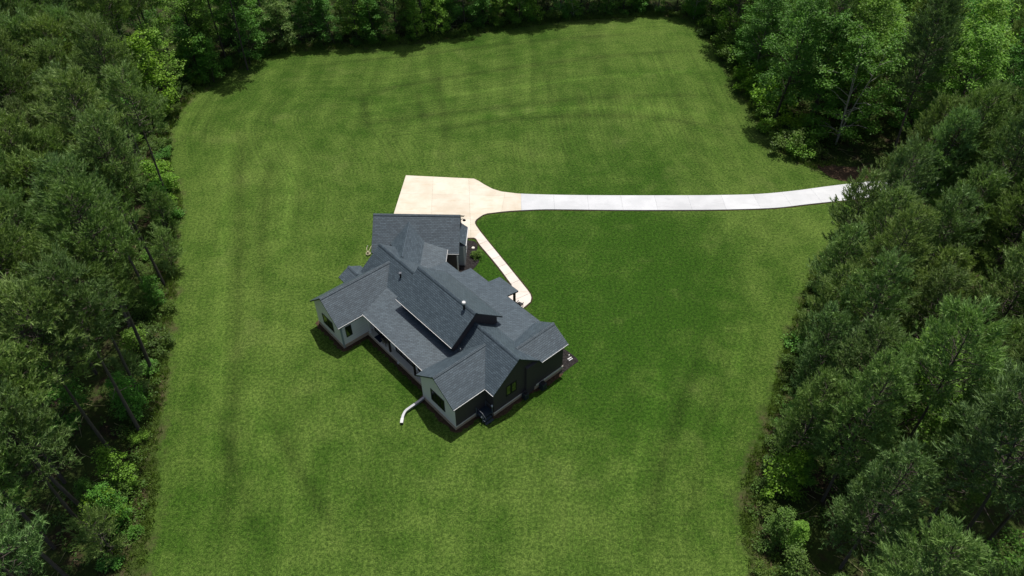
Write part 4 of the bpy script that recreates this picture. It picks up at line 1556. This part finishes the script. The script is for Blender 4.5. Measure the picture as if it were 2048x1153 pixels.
rng = np.random.default_rng(9)
i = rng.integers(0, len(BND) - 1, 9000)
tt = rng.uniform(0, 1, (9000, 1))
P = BND[i] * (1 - tt) + BND[i + 1] * tt
T = BND[i + 1] - BND[i]
Nn = np.stack([-T[:, 1], T[:, 0]], 1) / (np.linalg.norm(T, axis=1)[:, None] + 1e-9)
P = P + Nn * np.abs(rng.normal(0.2, 1.3, (9000, 1)))
ok = ~np.array([on_drive(a, b, 0.6) for a, b in P]) & (P[:, 1] > 22)
P = P[ok]
per = 9
C = np.repeat(np.column_stack([P, np.zeros(len(P))]), per, 0)
C[:, :2] += rng.normal(size=(len(C), 2)) * 0.14
D = nrm(np.column_stack([rng.normal(size=(len(C), 2)) * 0.55, np.ones(len(C))]))
sz_ = np.repeat(rng.uniform(0.5, 1.5, len(P)), per)
V, F = blades(C, D, sz_ * rng.uniform(.25, .6, len(C)), sz_ * 0.06, rng)
stuff('tall_grass', V, F, 'leaf', (0.12, 0.19, 0.035))

# leafy ground cover inside the wood, near its edge
n = 7500
i = rng.integers(0, len(BND) - 1, n)
tt = rng.uniform(0, 1, (n, 1))
P = BND[i] * (1 - tt) + BND[i + 1] * tt
T = BND[i + 1] - BND[i]
Nn = np.stack([-T[:, 1], T[:, 0]], 1) / (np.linalg.norm(T, axis=1)[:, None] + 1e-9)
P = P + Nn * (rng.uniform(0, 1, (n, 1)) ** 1.3 * 24 + 0.8)
dd = edge_dist(P)
ok = (dd < -0.5) & ~np.array([on_drive(a, b, 0.8) for a, b in P]) & (P[:, 1] > 18)
ok &= np.sin(P[:, 0] * 0.7) + np.cos(P[:, 1] * 0.55 + 1) + rng.normal(size=n) * .6 > -0.5
ok &= ~((P[:, 0] > 38.5) & (P[:, 0] < 52) & (P[:, 1] > 77) & (P[:, 1] < 83.5))
P = P[ok]
V, F = clump_leaves(rng, np.column_stack([P, rng.uniform(0.15, 0.6, len(P))]), rng.uniform(0.25, 0.6, len(P)), 24, 0.19, 0.6, 0.2)
stuff('ground_cover', V, F, 'leaf', (0.075, 0.150, 0.024))

# fallen sticks and dry stalks
n = 620
i = rng.integers(0, len(BND) - 1, n)
T = BND[i + 1] - BND[i]
Nn = np.stack([-T[:, 1], T[:, 0]], 1) / (np.linalg.norm(T, axis=1)[:, None] + 1e-9)
P = BND[i] + Nn * (rng.uniform(2.2, 9, (n, 1)))
ok = (edge_dist(P) < -0.4) & ~np.array([on_drive(a, b, 0.8) for a, b in P]) & (P[:, 1] > 20)
P = P[ok]
segs = []
for x, y in P:
    a = rng.uniform(0, 6.28)
    L = rng.uniform(0.5, 2.6)
    segs.append((np.array([[x, y, .04], [x + math.cos(a) * L * .5, y + math.sin(a) * L * .5, .10], [x + math.cos(a + .2) * L, y + math.sin(a + .2) * L, .05]]), 0.035, 0.012))
V, F = tubes(segs, 4)
stuff('fallen_sticks', V, F, 'straw', (0.2, 0.18, 0.12))


# ---------------------------------------------------------------- labels: say which tree is which
ORD = ['first', 'second', 'third', 'fourth', 'fifth', 'sixth', 'seventh', 'eighth', 'ninth', 'tenth', 'eleventh', 'twelfth', 'thirteenth', 'fourteenth', 'fifteenth',
       'sixteenth', 'seventeenth', 'eighteenth', 'nineteenth', 'twentieth'] + ['twenty-' + s for s in ('first', 'second', 'third', 'fourth', 'fifth', 'sixth', 'seventh', 'eighth', 'ninth')] + ['thirtieth'] + ['thirty-' + s for s in ('first', 'second', 'third', 'fourth', 'fifth', 'sixth', 'seventh', 'eighth', 'ninth')]
LOOK = {'pine_tree': 'dull green pine', 'broadleaf_tree': 'leafy broadleaf tree', 'sapling': 'slender leafy sapling', 'shrub': 'low green shrub', 'young_pine': 'small bushy pine'}
TONE = {'lime': 'yellow-green', 'bright': 'bright green', 'broad': 'deep green', 'shrub': 'mid green', 'pine': 'olive green', 'dullpine': 'dark dull'}
KINDW = {'pine_tree': 'pine', 'broadleaf_tree': 'broadleaf tree', 'sapling': 'sapling', 'shrub': 'shrub', 'young_pine': 'young pine'}
CAT = {'pine_tree': 'tree', 'broadleaf_tree': 'tree', 'sapling': 'sapling', 'shrub': 'shrub', 'young_pine': 'tree'}
cells = {}
dist_all = edge_dist([(p[2], p[3]) for p in PLANTS])
for p, de in zip(PLANTS, dist_all):
    root, kind, x, y, s, tint, me_ = p
    root['category'] = CAT[kind]
    if kind == 'shrub' and -8 < x < 0 and 60 < y < 68:
        root['label'] = 'lone rounded green bush in the mulch bed between garage and front walk'
        root['group'] = 'garden planting by the house'
        continue
    H = max(me_.vertices[len(me_.vertices) // 2].co.z, 1.0) * s
    q = to_px((x, y, H * 0.8)) or (0, 0)
    b = to_px((x, y, 0)) or (0, 0)
    if y > 108 and x < 33:
        wood = 'top wood'
    else:
        wood = 'left wood' if x < 0 else 'right wood'
    row = 'edge' if -de < 5.5 else 'inner'
    if wood == 'top wood':
        zone = 'left half' if x < -8 else 'right half'
    else:
        zone = next(nm for lim, nm in ((110, 'top corner'), (330, 'upper field level'), (440, 'driveway level'), (600, 'garage roof level'), (760, 'main roof level'), (900, 'south wing level'), (9999, 'bottom corner')) if min(max(b[1], 0), 9000) < lim)
    cells.setdefault((wood, zone, row, kind, tint), []).append((q[0] if wood == 'top wood' else b[1], root))
for (wood, zone, row, kind, tint), lst in cells.items():
    lst.sort(key=lambda r: r[0])
    n = len(lst)
    where = ('lawn edge of ' if row == 'edge' else 'deep in ') + wood
    for i, (_, root) in enumerate(lst):
        end_ = 'from left' if wood == 'top wood' else 'from top'
        name = f'{TONE[tint]} {KINDW[kind]}'
        root['label'] = (name if n == 1 else f'{ORD[i]} {name} {end_}') + f', {where}, {zone}'
        root['group'] = f'{KINDW[kind]}s {where}'
